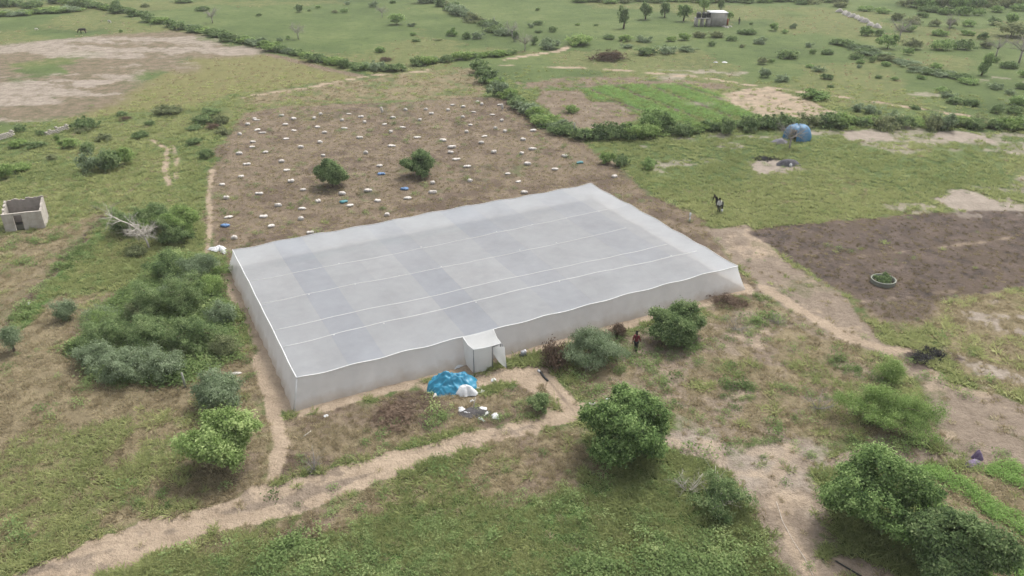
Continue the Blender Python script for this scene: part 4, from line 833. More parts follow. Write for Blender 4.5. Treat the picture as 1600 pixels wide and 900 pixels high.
def scatter(name, label, xy, scl, tone, protos):
    n = len(xy); rg = np.random.default_rng(n)
    zz = gz(xy[:, 0], xy[:, 1])
    me = bpy.data.meshes.new(name); me.vertices.add(n); me.vertices.foreach_set('co', np.column_stack([xy, zz]).astype(np.float32).ravel())
    rot = np.column_stack([rg.normal(0, .1, n), rg.normal(0, .1, n), rg.uniform(0, 6.28, n)]).astype(np.float32)
    a = me.attributes.new('irot', 'FLOAT_VECTOR', 'POINT'); a.data.foreach_set('vector', rot.ravel())
    a = me.attributes.new('iscl', 'FLOAT', 'POINT'); a.data.foreach_set('value', np.asarray(scl, np.float32))
    a = me.attributes.new('itone', 'FLOAT', 'POINT'); a.data.foreach_set('value', np.asarray(tone, np.float32))
    a = me.attributes.new('iidx', 'INT', 'POINT'); a.data.foreach_set('value', rg.integers(0, len(protos), n).astype(np.int32))
    o = link(name, me); tag(o, label, None, None, 'stuff')
    ng = bpy.data.node_groups.new(name, 'GeometryNodeTree')
    ng.interface.new_socket('Geometry', in_out='INPUT', socket_type='NodeSocketGeometry'); ng.interface.new_socket('Geometry', in_out='OUTPUT', socket_type='NodeSocketGeometry')
    gi = ng.nodes.new('NodeGroupInput'); go = ng.nodes.new('NodeGroupOutput'); ip = ng.nodes.new('GeometryNodeInstanceOnPoints'); gt = ng.nodes.new('GeometryNodeGeometryToInstance')
    for p in reversed(protos):
        oi = ng.nodes.new('GeometryNodeObjectInfo'); oi.inputs['Object'].default_value = p; ng.links.new(oi.outputs['Geometry'], gt.inputs[0])
    def at(nm, t):
        x = ng.nodes.new('GeometryNodeInputNamedAttribute'); x.data_type = t; x.inputs['Name'].default_value = nm; return x.outputs['Attribute']
    ip.inputs['Pick Instance'].default_value = True
    ng.links.new(gi.outputs[0], ip.inputs['Points']); ng.links.new(gt.outputs[0], ip.inputs['Instance'])
    ng.links.new(at('irot', 'FLOAT_VECTOR'), ip.inputs['Rotation']); ng.links.new(at('iscl', 'FLOAT'), ip.inputs['Scale']); ng.links.new(at('iidx', 'INT'), ip.inputs['Instance Index'])
    ng.links.new(ip.outputs[0], go.inputs[0])
    md = o.modifiers.new('scatter', 'NODES'); md.node_group = ng
    return o
M_grass = leafy('grass_blades', (0.195, 0.23, 0.095), (0.31, 0.35, 0.15), (0.45, 0.46, 0.225), 0.5, True)
M_dryg = leafy('dry_blades', (0.19, 0.155, 0.10), (0.38, 0.32, 0.205), (0.56, 0.50, 0.34), 0.5, True)
M_weed = leafy('weed_leaves', (0.085, 0.125, 0.05), (0.195, 0.275, 0.105), (0.36, 0.42, 0.19), 0.4, True)
M_cropl = leafy('crop_leaves', (0.13, 0.225, 0.065), (0.25, 0.39, 0.12), (0.38, 0.50, 0.19), 0.4, True)
def protos(kind, mat, k=3): return [bpy.data.objects.new('tuft', tuft_mesh(kind, 600 + i, mat)) for i in range(k)]
def sample(n, r0, r1, power, half=0.80):
    u = rng.uniform(0, 1, n); r = (r0 ** power + u * (r1 ** power - r0 ** power)) ** (1 / power); a = rng.uniform(-half, half, n)
    return np.sin(a) * r, np.cos(a) * r
def filt(x, y, keep): return np.stack([x[keep], y[keep]], 1)
# meadow grass
x, y = sample(150000, 27, 170, 0.9); Wt = cover(x, y); far = np.hypot(x, y)
bare = np.clip(Wt['sand'] + Wt['burnz'] + Wt['pale'] + Wt['bl'] + 0.93 * Wt['field'] + Wt['tan'] + 0.9 * Wt['brown'] + 1.08 * Wt['dry'] ** 0.8, 0, 0.97)
k = (rng.uniform(0, 1, len(x)) > bare * 1.03) & (rng.uniform(0, 1, len(x)) < 1.1 - far / 150) & ~Wt['inside'] & (Wt['apron'] < 0.3) & (rng.uniform(0, 1, len(x)) > 0.45 * Wt['lush'])
tn = 0.26 + 0.42 * Wt['yel'] + 0.2 * Wt['dry'] + 0.35 * (fbm(x, y, 0.2, 3, 88) - 0.5) - 0.2 * Wt['lush'] + rng.normal(0, 0.08, len(x))
scatter('grass', 'short green meadow grass over the fields and verges', filt(x, y, k), (0.75 + rng.uniform(0, 0.6, k.sum())) * (0.7 + 0.5 * fbm(x, y, 0.3, 2, 61)[k]) * (1 + far[k] / 500), tn[k], protos('grass', M_grass))
# dry grass
x, y = sample(110000, 27, 260, 0.75); Wt = cover(x, y); far = np.hypot(x, y)
pd_ = np.clip(0.6 * Wt['dry'] + 0.35 * Wt['field'] + 0.4 * Wt['brown'] + 0.15 * Wt['burn'] + 0.15 * Wt['yel'], 0, 0.9) * (1 - Wt['sand']) * (1 - Wt['pale'] * 0.8) * (1 - Wt['bl']) * (1 - 0.7 * Wt['tan'])
k = (rng.uniform(0, 1, len(x)) < pd_) & ~Wt['inside'] & (Wt['apron'] < 0.3)
tn = 0.32 + 0.5 * (fbm(x, y, 0.4, 3, 89) - 0.5) - 0.3 * Wt['burn'] - 0.2 * Wt['dark'] + rng.normal(0, 0.1, len(x))
scatter('dry_grass', 'withered brown grass and stubble on the cleared ground', filt(x, y, k), (0.5 + rng.uniform(0, 0.55, k.sum())) * (1 - 0.35 * Wt['brown'][k]), tn[k], protos('grass', M_dryg))
# weeds
x, y = sample(120000, 27, 150, 0.9); Wt = cover(x, y)
pw = np.clip(Wt['lush'] * 1.0, 0, 1) * (1 - Wt['sand']) * (0.18 + 0.62 * sstep(0.40, 0.60, fbm(x, y, 0.45, 4, 97)))
pw = np.maximum(pw, 0.05 * (fbm(x, y, 0.25, 3, 44) > 0.55) * (1 - Wt['sand']) * (1 - Wt['burn']))
thk = poly_w(x, y, Z['thicket'], 0.8, 1.5, 0.4); pw = np.maximum(pw, 0.9 * thk)
crop_in = poly_w(x, y, Z['crop'], 0.2, 0, 0.3); mel_in = poly_w(x, y, Z['melon'], 0.8, 1, 0.4)
k = (rng.uniform(0, 1, len(x)) < pw) & ~Wt['inside'] & (Wt['apron'] < 0.35) & (crop_in < 0.3) & (mel_in < 0.3)
tn = 0.34 + 0.9 * (fbm(x, y, 0.3, 4, 90) - 0.5) + rng.normal(0, 0.16, len(x))
scatter('weeds', 'leafy green weeds covering the ground below the sandy path', filt(x, y, k), 0.45 + rng.uniform(0, 0.75, k.sum()) + 0.9 * rng.uniform(0, 1, k.sum()) * (fbm(x, y, 0.5, 2, 91)[k] > 0.57) + 1.5 * thk[k] * rng.uniform(0.2, 1, k.sum()), tn[k], protos('weed', M_weed))
# planted rows on the far green plot
rd = P(1003, 181) - P(908, 140); rd /= np.linalg.norm(rd); rn = np.array([-rd[1], rd[0]])
cc = P(1040, 160); S, T = np.meshgrid(np.arange(-45, 45, 0.45), np.arange(-45, 45, 0.62), indexing='ij')
S = S.ravel() + rng.normal(0, 0.1, S.size); T = T.ravel(); gap = np.abs(((T + 2.0) % 5.6) - 0.4) < 0.7
T = T + rng.normal(0, 0.06, T.size)
x = cc[0] + rd[0] * S + rn[0] * T; y = cc[1] + rd[1] * S + rn[1] * T
k = (poly_w(x, y, Z['crop'], 0.1, 0, 0.3) > 0.5) & ~gap & (rng.uniform(0, 1, len(x)) < 0.93)
scatter('crop_plants', 'bright green crop plants in straight rows on the far plot', filt(x, y, k), 0.9 + rng.uniform(0, 0.4, k.sum()), 0.4 + rng.normal(0, 0.1, k.sum()), protos('crop', M_cropl))
# trailing crop near the picture corner
x, y = sample(60000, 33, 62, 1.5); 
mel = poly_w(x, y, Z['melon'], 0.6, 0.8, 0.4); s_ = P(1540, 800); rown = np.array([0.83, 0.55])
stripe = np.sin(((x - s_[0]) * rown[0] + (y - s_[1]) * rown[1]) * 2 * math.pi / 3.6 + 2.0 * (fbm(x, y, 0.25, 2, 95) - 0.5) * 2)
print('MEL', (mel > 0.5).sum())
k = (mel > 0.5) & (stripe + 2.4 * (fbm(x, y, 0.5, 3, 96) - 0.5) > 0.22) & (rng.uniform(0, 1, len(x)) < 0.8)
scatter('vine_crop', 'trailing melon vines spread in rough rows on tan soil', filt(x, y, k), 0.8 + rng.uniform(0, 0.5, k.sum()), 0.35 + rng.normal(0, 0.12, k.sum()), protos('crop', M_cropl))

# ------------------------------------------------------------------ sacks on the cleared field
def sack_mesh(seed, mat, L=0.62, Wd=0.27, H=0.21):
    rg = np.random.default_rng(seed); nu, nv = 18, 10
    a = np.linspace(-1, 1, nu); k = np.arange(nv) * 2 * math.pi / nv
    prof = np.clip(1 - np.abs(a) ** 5, 0, 1) ** 0.5; prof = np.maximum(prof, 0.10)
    ph = rg.uniform(0, 6, 3); v = []
    for i_, t in enumerate(a):
        pin = 1 + 0.22 * math.sin(3.5 * t + ph[0]); wav = 0.06 * math.sin(2.2 * t + ph[1])
        cx = np.sign(np.cos(k)) * np.abs(np.cos(k)) ** 0.7; cz = np.sign(np.sin(k)) * np.abs(np.sin(k)) ** 0.8
        r = 1 + 0.13 * rg.normal(size=nv)
        v.append(np.stack([np.full(nv, t * L) + 0.02 * rg.normal(size=nv), cx * Wd * prof[i_] * pin * r + wav, cz * H * (prof[i_] * 0.8 + 0.12) * r + H * 0.85], 1))
    v = np.vstack(v); i0 = np.arange(nu - 1)[:, None] * nv + np.arange(nv)[None, :]; i1 = np.arange(nu - 1)[:, None] * nv + (np.arange(nv)[None, :] + 1) % nv
    q = np.stack([i0, i1, i1 + nv, i0 + nv], -1).reshape(-1, 4)
    return mesh_np('sack', v, [q, np.array([list(range(nv))[::-1]]), np.array([list(range((nu - 1) * nv, nu * nv))])], None, True, mat)
SK = [sack_mesh(700 + i, M_sack, 0.48 + 0.035 * i, 0.27 + 0.025 * (i % 3), 0.215) for i in range(5)]
SKU = [sack_mesh(720 + i, M_sack, 0.36, 0.30, 0.24) for i in range(3)]
SACKS = [(440,180),(459,185),(501,178),(491,184),(446,193),(402,201),(410,206),(459,202),(496,197),(507,206),(447,215),(500,221),(401,186),(545,177),(535,187),(564,182),(570,190),(538,199),(614,183),(601,193),(611,206),(562,214),(634,171),(666,170),(674,177),(656,187),(629,198),(652,213),(700,171),(724,166),(746,157),(753,162),(740,174),(723,182),(769,178),(784,187),(735,194),(774,199),(729,205),(789,204),(757,211),(692,218),(752,222),
 (470,229),(415,237),(440,252),(448,265),(505,243),(572,238),(612,227),(593,258),(455,283),(474,296),(405,302),(435,321),(497,314),(472,326),(412,338),(424,353),(471,342),(485,363),(535,303),(547,321),(575,298),(590,313),(605,336),(637,309),(676,285),(676,300),(704,237),(706,229),(713,248),(730,259),(734,282),(772,237),(793,270),(832,232),(815,239),(882,243),(824,255),(867,263),(810,282),(819,300),(960,275),(833,203),(817,217),(394,228),(374,240),(386,256),(377,275),(347,288),(354,309),(357,338),(367,372),(387,193),(375,209),(395,220),(398,185),(707,163),(780,163)]
SMALL = [(606,324),(372,381),(642,247),(1085,352)]
landm = {'cone-shaped bush': (520, 290), 'rounded green bush': (656, 275), 'net house back edge': None, 'hedge': None, 'grass strip': None}
def sack_zone(px, py):
    if py < 190 and px > 690: return 'in the far hedge corner of the cleared field'
    if py < 190: return 'on the far rows of the cleared field below the grass strip'
    if px < 400 and py > 220: return 'along the bare footpath side of the cleared field'
    if math.hypot(px - 520, (py - 285) * 1.6) < 85: return 'around the cone-shaped bush on the cleared field'
    if math.hypot(px - 656, (py - 270) * 1.6) < 85: return 'around the rounded bush on the cleared field'
    if px > 690 and py > 225: return 'on the hedge side of the cleared field behind the net house'
    if py > 295: return 'near the back wall of the net house'
    if px < 530: return 'midway up the cleared field toward the footpath'
    return 'in the middle of the cleared field beyond the two bushes'
fs = random.Random(9)
for (px, py) in SACKS:
    F = P(px, py + 2); z0 = float(gz(*F))
    if fs.random() < 0.16:
        o = link('sack', fs.choice(SKU), None, (F[0], F[1], z0), (0, 0, fs.uniform(0, 6.28)), (0.8, 0.8, 0.9)); st = 'squat white sack '
    else:
        o = link('sack', fs.choice(SK), None, (F[0], F[1], z0), (fs.uniform(-.08, .08), fs.uniform(-.06, .06), YAW - 0.28 + fs.gauss(0, 0.32)), (fs.uniform(0.62, 0.95), fs.uniform(0.7, 0.95), fs.choice([0.5, 0.7, 0.9, 1.0]))); st = 'long white sack lying '
    zn = sack_zone(px, py); tag(o, st + zn, 'sack', 'white sacks on the cleared field')
SKO = [o for o in COL.objects if o.name.split('.')[0] == 'sack']
SKM = [('the cone-shaped bush', (520, 297)), ('the rounded field bush', (656, 279)), ('the footpath corner of the net house', (368, 400)), ('the grass strip corner of the field', (380, 180)), ('the white hedge post', (897, 209)), ('the far hedge corner', (775, 155)), ('the middle of the grass strip', (560, 160)), ('the far corner of the net house', (922, 300)), ('the middle of the net house back edge', (640, 350)), ('the footpath edge midway', (330, 265)), ('the gap between the two field bushes', (590, 280)), ('the field centre beyond the bushes', (610, 215)), ('the hedge side midway', (840, 195)), ('the brown gap before the double track', (420, 225))]
single_out(SKO, SKM, lambda k, n, o: k + (' squat' if 'squat' in o['label'] else ' long') + ' white sack out from ' + n)
for (px, py), lb in zip(((783, 169), (595, 174)), ('upright white sack in the far corner by the hedge', 'upright white sack on the far row of the cleared field')):
    F = P(px, py + 3); o = link('sack', SK[0], None, (F[0], F[1], 0.55), (0.15, 1.35, 0.4)); tag(o, lb, 'sack')
for (px, py), m, lb in (((596, 271), M_sack_blue, 'flat blue sack halfway between the two field bushes'), ((632, 294), M_sack_blue, 'blue sack just below the rounded bush'), ((352, 352), M_sack_blue, 'blue sack beside the bare footpath'), ((537, 315), M_sack_teal, 'teal sack near the cone-shaped bush'), ((906, 253), M_sack_teal, 'pale teal sack beside the grass edge of the field')):
    F = P(px, py + 2); me = sack_mesh(int(px), m, 0.5, 0.27, 0.15); o = link('sack', me, None, (F[0], F[1], float(gz(*F))), (0, 0, YAW - 0.2)); tag(o, lb, 'sack')

# ------------------------------------------------------------------ crumpled sheets
def crumple(name, seed, rx, ry, h, mat, nu=40, nr_=14, fold=0.35, edge=0.3):
    rg = np.random.default_rng(seed); a = np.arange(nu) * 2 * math.pi / nu; r = np.linspace(0, 1, nr_)
    A_, R_ = np.meshgrid(a, r, indexing='ij')
    rim = 1 + edge * (fbm(np.cos(a) * 1.5 + 5, np.sin(a) * 1.5, 1.2, 3, seed) - 0.5) * 2
    X = np.cos(A_) * R_ * rim[:, None]; Y = np.sin(A_) * R_ * rim[:, None]
    rid = np.abs(fbm(X + 3, Y, 1.7, 4, seed + 2) - 0.5) * 3.2 * 0.6 + np.abs(vnoise(X * 5 + 2 * vnoise(X * 2, Y * 2, seed), Y * 2.2 + X * 3, seed + 9) - 0.5) * 0.5
    pl = np.sin(A_ * 9 + 3 * rid[...] * 2) * 0.5
    zz = h * (1 - R_ ** 1.7) * (0.75 + 0.5 * fbm(X, Y, 1.3, 2, seed + 4)) + h * fold * (0.5 - rid) * (1 - R_ * 0.4) + 0.10 * h * pl * R_ * fold / 0.35 + 0.03
    v = np.stack([X * rx, Y * ry, np.maximum(zz, 0.02)], -1).reshape(-1, 3)
    i0 = np.arange(nu)[:, None] * nr_ + np.arange(nr_ - 1)[None, :]; i1 = ((np.arange(nu) + 1) % nu)[:, None] * nr_ + np.arange(nr_ - 1)[None, :]
    q = np.stack([i0, i1, i1 + 1, i0 + 1], -1).reshape(-1, 4)[:, ::-1]
    return mesh_np(name, v, q, None, False, mat)
def heaped_sheet(name, seed, rx, ry, h, mat):
    n = 64; a = np.linspace(-1, 1, n); X, Y = np.meshgrid(a, a, indexing='ij')
    sx = X * np.sqrt(1 - Y * Y * 0.45); sy = Y * np.sqrt(1 - X * X * 0.45)
    r = np.hypot(sx, sy); an = np.arctan2(sy, sx); rim = 1 + 0.5 * (fbm(np.cos(an) * 1.6 + 5, np.sin(an) * 1.6, 1.0, 3, seed) - 0.5)
    sx, sy = sx * rim, sy * rim
    wx = sx + 0.35 * (fbm(sx, sy, 1.5, 3, seed + 1) - 0.5); wy = sy + 0.35 * (fbm(sx, sy, 1.5, 3, seed + 2) - 0.5)
    t = np.clip(wx * 0.9 + 0.45, 0, 1) * 0.7 - 0.40; dr = np.hypot(wx - t, wy - 0.12 + 0.2 * wx)
    body = np.clip(1 - dr * 1.12, 0, 1) ** 0.85
    f1 = np.abs(vnoise(wx * 3.2 + wy * 1.1, wy * 1.3 - wx * 0.4, seed + 5) - 0.5) * 2; f2 = np.abs(vnoise(wx * 2.0 - wy * 5.5, wx * 2 + wy * 1.2, seed + 6) - 0.5) * 2; f3 = np.abs(vnoise(wx * 9 + wy * 3, wy * 6, seed + 7) - 0.5) * 2
    z = h * (body - (0.20 * f1 + 0.15 * f2 + 0.07 * f3) * (0.35 + body)) + 0.07 * h
    z = np.maximum(z, 0.03 + 0.05 * f3)
    i0 = np.arange(n - 1)[:, None] * n + np.arange(n - 1)[None, :]
    return mesh_np(name, np.stack([sx * rx, sy * ry, z], -1).reshape(-1, 3), np.stack([i0, i0 + n, i0 + n + 1, i0 + 1], -1).reshape(-1, 4), None, False, mat)
F = P(708, 604); o = link('tarpaulin', heaped_sheet('tarpaulin', 800, 1.75, 1.5, 1.45, M_tarp), None, (F[0], F[1], float(gz(*F))), (0, 0, 0.35)); tag(o, 'crumpled bright blue tarpaulin heaped in front of the porch', 'tarpaulin')
F = P(728, 614); o = link('plastic_sheet', crumple('plastic_sheet', 801, 0.85, 0.55, 0.62, M_white, 36, 12), None, (F[0], F[1], float(gz(*F))), (0, 0, -0.35)); tag(o, 'crumpled white plastic sheet tucked against the blue tarpaulin', 'sheet')
RUB = [(744, 608, .35, 'white rag just beside the blue tarpaulin edge'), (752, 612, .25, 'small white scrap beyond the blue tarpaulin'), (681, 616, .4, 'beige sack scrap at the front of the blue tarpaulin'), (722, 641, .4, 'crumpled white bag at the start of the rubbish patch'), (731, 647, .45, 'white bag beside the leaning stick'), (752, 641, .4, 'grey-white scrap in the middle of the rubbish patch'), (760, 647, .35, 'dirty white scrap at the far side of the rubbish patch'), (774, 651, .4, 'round white bag at the end of the rubbish patch'), (751, 655, .3, 'white scrap low in the rubbish patch'), (738, 627, .22, 'tiny white scrap beside the top of the leaning stick'), (716, 573, .45, 'pale cloth on the sand at the porch wall'), (771, 594, .25, 'white scrap on the weeds below the porch'), (347, 391, 1.0, 'torn white sheet at the back corner of the net house'), (338, 390, .75, 'curled white sheet by the back corner footpath'), (368, 585, .4, 'pale stone-like scrap on brown litter by the net house'), (510, 650, .2, 'small white scrap on dirt before the front wall'), (45, 475, .3, 'white stone beside the meadow track'), (1132, 98, .6, 'grey-white rubbish on the far pasture'), (1118, 98, .5, 'dull white rubbish on the far pasture')]
for k, (px, py, r, lb) in enumerate(RUB):
    F = P(px, py); o = link('scrap', crumple('scrap', 810 + k, r, r * (0.4 + 0.3 * (k % 2)), r * (0.34 if k in (12, 13) else 0.32), M_white if k != 2 and k != 14 else M_sack, 20, 7, 0.8, 0.7), None, (F[0], F[1], float(gz(*F))), (0, 0, k * 0.7)); tag(o, lb, 'rubbish')
F = P(738, 641); g = Geo(); g.tube([(0, 0, -0.1), (0.25, 0.1, 1.0)], [0.04, 0.03], 6); o = link('stick', g.mesh('stick', M_deadwood), None, (*F, 0)); tag(o, 'pale stick leaning up from the rubbish patch', 'stick')
F = P(742, 645); o = link('ash_heap', crumple('ash_heap', 840, 1.1, 0.7, 0.18, M_ash, 28, 8), None, (*F, float(gz(*F)))); tag(o, 'black burnt rubbish heap beside the leaning stick', 'ash heap')
F = P(1452, 556); 
for k, (px, py, r) in enumerate(((1455, 556, 1.5), (1438, 562, 1.0))):
    F = P(px, py); o = link('burnt_brush', crown_mesh('burnt_brush', 850 + k, r, r * 0.7, 0.5, 40, 30, 0.3, 0.09, M_char_leaf, 0.5, 0.3)[0], None, (*F, 0)); tag(o, ('larger charred brush pile on the grey ash patch', 'smaller charred brush pile on the grey ash patch')[k], 'brush pile')

# blue tent
F = P(1250, 222); ten = empty('tent', (F[0], F[1] + 1.6, 0)); tag(ten, 'domed hut covered with bright blue tarpaulin on the pasture', 'tent')
rg = np.random.default_rng(4); n1, n2 = 30, 12; a = np.arange(n1) * 2 * math.pi / n1; b = np.linspace(0.02, 1, n2) * math.pi / 2
A_, B_ = np.meshgrid(a, b, indexing='ij'); wob = 1 + 0.10 * (fbm(np.cos(A_) * 2 + 4, np.sin(A_) * 2 + B_ * 2, 1.0, 3, 6) - 0.5) + 0.03 * np.sin(A_ * 8)
v = np.stack([np.cos(A_) * np.sin(B_) ** 0.75 * 2.0 * wob, np.sin(A_) * np.sin(B_) ** 0.75 * 1.7 * wob, np.cos(B_) ** 0.8 * 2.1 * wob], -1)
open_ = (np.abs(((a + math.pi * 0.72) % (2 * math.pi)) - math.pi * 2 * 0) < 0)      # cover goes all round; opening is a flap
i0 = np.arange(n1)[:, None] * n2 + np.arange(n2 - 1)[None, :]; i1 = ((np.arange(n1) + 1) % n1)[:, None] * n2 + np.arange(n2 - 1)[None, :]
q = np.stack([i0, i1, i1 + 1, i0 + 1], -1)
door = np.zeros((n1, n2 - 1), bool); door[18:21, 5:] = True
M_tarp2 = solid('tent_tarpaulin', (0.0462, 0.152, 0.268), (0.0324, 0.116, 0.218), scale=1.2, rough=0.5)
link('tent_cover', mesh_np('tent_cover', v.reshape(-1, 3), q[~door].reshape(-1, 4), None, True, M_tarp2), ten)
g = Geo()
for t in (0.0, 1.0, 2.1): g.tube([(math.cos(t) * 1.9 * math.cos(s), math.sin(t) * 1.6 * math.cos(s), 1.95 * math.sin(s)) for s in np.linspace(0, math.pi, 11)], 0.03, 5)
link('tent_frame', g.mesh('tent_frame', M_greywood), ten)
F = P(1218, 224); o = link('grey_cloth', crumple('grey_cloth', 861, 1.3, 0.8, 0.6, solid('grey_cloth', (0.15, 0.143, 0.163)), 24, 8), None, (*F, 0)); o.name = 'cloth'; tag(o, 'grey cloth bundle at the open side of the blue tent', 'cloth')
# charred stack with cans
F = P(1230, 258); o = link('scrap_heap', crumple('scrap_heap', 862, 1.6, 0.9, 0.75, solid('grey_sheet', (0.0884, 0.085, 0.0952), (0.0408, 0.0408, 0.0476)), 32, 10), None, (*F, 0)); tag(o, 'dark grey covered scrap heap on the pasture below the blue tent', 'scrap heap')
for k, (px, py) in enumerate(((1219, 256), (1228, 258), (1235, 260))):
    g = Geo(); g.lathe([(0.0, 0.5), (0.09, 0.5), (0.1, 0.42), (0.19, 0.36), (0.2, 0.02), (0.0, 0.0)], 12); F = P(px, py + 1)
    o = link('jerry_can', g.mesh('jerry_can', M_white, True), None, (*F, 0)); tag(o, ('white can at the charcoal end of the dark scrap heap', 'middle white can before the dark scrap heap', 'white can at the bare earth end of the dark scrap heap')[k], 'can', 'white cans by the scrap heap')
F = P(1195, 249); o = link('burnt_litter', crown_mesh('burnt_litter', 863, 2.2, 0.9, 0.3, 40, 25, 0.3, 0.12, M_char_leaf, 0.5, 0.3)[0], None, (*F, 0)); o.name = 'charcoal_patch'; tag(o, 'blackened charcoal patch on the pasture near the scrap heap', 'charcoal')

# ------------------------------------------------------------------ round planter ring
F = P(1379.5, 441); o = empty('well_ring', (F[0], F[1], 0)); tag(o, 'pale round concrete well ring filled with weeds on burnt ground', 'well')
g = Geo(); g.lathe([(1.06, -0.2), (1.10, 0.26), (1.12, 0.28), (1.12, 0.36), (1.09, 0.38), (1.04, 0.38), (1.01, 0.36), (1.0, -0.2)], 40)
ring = link('concrete_ring', g.mesh('concrete_ring', M_conc, True), o); 
link('weed_fill', crown_mesh('weed_fill', 870, 0.95, 0.95, 0.62, 50, 40, 0.25, 0.085, M_leaf_mid, 0.4, 0.5)[0], o, (0, 0, 0.02))

# ------------------------------------------------------------------ roofless block shed
a_, b_, c_ = P(9, 363), P(71, 356), P(76, 342)
ex = b_ - a_; LX = np.linalg.norm(ex); ex /= LX; ey = np.array([-ex[1], ex[0]]); LY = max(2.6, float((c_ - b_) @ ey)); 
shed = empty('block_shed', (*a_, 0), math.atan2(ex[1], ex[0])); tag(shed, 'roofless grey block shed with one dark doorway on the meadow', 'shed')
HF, HB, TW = 1.95, 2.75, 0.2
def slab(name, pts, y0, y1, axis, seed):
    """wall from an outline (x,z), uneven top, thickness between y0 and y1"""
    bm = bmesh.new(); rg = random.Random(seed)
    lo = [bm.verts.new((p[0], y0, p[1]) if axis == 'x' else (y0, p[0], p[1])) for p in pts]; hi = [bm.verts.new((p[0], y1, p[1]) if axis == 'x' else (y1, p[0], p[1])) for p in pts]
    bm.faces.new(lo); bm.faces.new(hi[::-1])
    for k in range(len(pts)): bm.faces.new((lo[k - 1], lo[k], hi[k], hi[k - 1]))
    bmesh.ops.recalc_face_normals(bm, faces=bm.faces); bmesh.ops.triangulate(bm, faces=[f for f in bm.faces if len(f.verts) > 4])
    me = bpy.data.meshes.new(name); bm.to_mesh(me); bm.free(); me.materials.append(M_plaster); return link(name, me, shed)
def rag(x0, x1, z0, z1, n, seed):
    rg = random.Random(seed); out = []
    for k in range(n + 1):
        t = k / n; z = z0 + (z1 - z0) * t
        if 0 < k: out.append((x0 + (x1 - x0) * t, z + rg.choice([0, 0, -0.1, -0.2])))
        if k < n: out.append((x0 + (x1 - x0) * t + (0.001 if k else 0), z + rg.choice([0, 0, -0.1, -0.2])))
    return out
g = Geo(); g.box((LX / 2, LY / 2, -0.05), (LX - 0.3, LY - 0.3, 0.26)); link('floor', g.mesh('floor', M_floor_shade), shed)
d0, d1 = 1.05, 1.85
slab('front_wall', [(0, -0.2), (d0, -0.2), (d0, HF - 0.2), (d1, HF - 0.2), (d1, -0.2), (LX, -0.2), (LX, HF)] + [(LX * 0.6, HF + 0.04), (d1 - 0.05, HF + 0.03), (0, HF + 0.02)], 0, TW, 'x', 1)
slab('back_wall', [(0, -0.2), (LX, -0.2)] + rag(LX, 0, HB, HB, 11, 2), LY - TW, LY, 'x', 2).data.materials[0] = M_plaster_shade  # back wall takes the plaster with shade in its colour
slab('side_wall', [(TW + .002, -0.2), (LY - TW - .002, -0.2)] + [(LY - TW - .002, HB - 0.05)] + rag(LY - TW - .002, TW + .002, HB - 0.1, HF + 0.02, 7, 3), 0.003, TW, 'y', 3)
slab('side_wall', [(TW + .002, -0.2), (LY - TW - .002, -0.2)] + [(LY - TW - .002, HB - 0.05)] + rag(LY - TW - .002, TW + .002, HB - 0.1, HF + 0.02, 7, 4), LX - TW, LX - 0.003, 'y', 4)
# ruined low walls
def ruin(p0, p1, hgt, label, seed):
    p0, p1 = P(*p0), P(*p1); d = p1 - p0; ln = np.linalg.norm(d); rg = random.Random(seed); o = empty('ruined_wall', (*p0, 0), math.atan2(d[1], d[0])); tag(o, label, 'wall')
    n = int(ln / 0.4)
    bl = Geo(); bl.box((0, 0, 0), (0.39, 0.2, 0.19)); bm_ = bl.mesh('block', M_plaster)
    for k in range(n):
        for l in range(max(1, int(hgt / 0.2 * rg.uniform(0.6, 1.0)))):
            link('block', bm_, o, (k * 0.4 + 0.2 * (l % 2) + 0.2, rg.uniform(-.01, .01), 0.1 + l * 0.2))
ruin((71, 213), (110, 203), 1.2, 'low ruined block wall sunk in the grass by the bare field', 1)
ruin((-12, 222), (22, 213), 1.2, 'second ruined block wall at the picture edge above the meadow', 2)

# ------------------------------------------------------------------ tank house
p0 = P(1110, 41.5); yw = 0.05
hs_ = empty('block_house', (*p0, 0), yw); tag(hs_, 'small pale block house with white roof and orange door beside black tanks', 'house')
HWd = 25 / (FPX / depth(*p0)); HHt = 19 / (FPX / depth(*p0)) / 0.96
g = Geo(); g.box((HWd / 2, 0.1, HHt / 2), (HWd, 0.2, HHt)); g.box((0.1, 2.0, HHt / 2), (0.2, 3.58, HHt)); g.box((HWd - 0.1, 2.9, HHt / 2), (0.2, 1.78, HHt)); g.box((HWd - 0.1, 0.6, HHt / 2), (0.2, 0.79, HHt)); g.box((HWd - 0.1, 1.5, HHt - 0.4), (0.2, 1.0, 0.78)); g.box((HWd / 2, 3.9, HHt / 2), (HWd, 0.2, HHt))
link('wall', g.mesh('wall', M_plaster2), hs_)
g = Geo(); g.box((HWd / 2, 2.0, HHt + 0.07), (HWd + 0.4, 4.4, 0.12)); link('roof', g.mesh('roof', M_white), hs_)
g = Geo(); g.box((HWd - 0.05, 1.5, (HHt - 0.8) / 2), (0.06, 0.98, HHt - 0.82)); dr = link('door', g.mesh('door', M_orange), hs_)
g = Geo(); g.box((HWd + 0.25, 0.5, 1.0), (0.06, 0.9, 1.6), 0.5); o = link('panel', g.mesh('panel', M_orange), hs_); o.name = 'door_leaf'
st = P(1087, 42); ts = empty('tank_stand', (*st, 0), yw); tag(ts, 'pale block stand with open bays carrying black water tanks', 'tank stand')
SW = 22 / (FPX / depth(*st)); g = Geo()
for k in range(3): 
    g = Geo(); g.box((0.25 + k * (SW - 0.5) / 2, 1.0, 0.95), (0.5 + (0.3 if k == 2 else 0), 2.0, 1.9)); link('pier', g.mesh('pier', M_plaster2), ts)
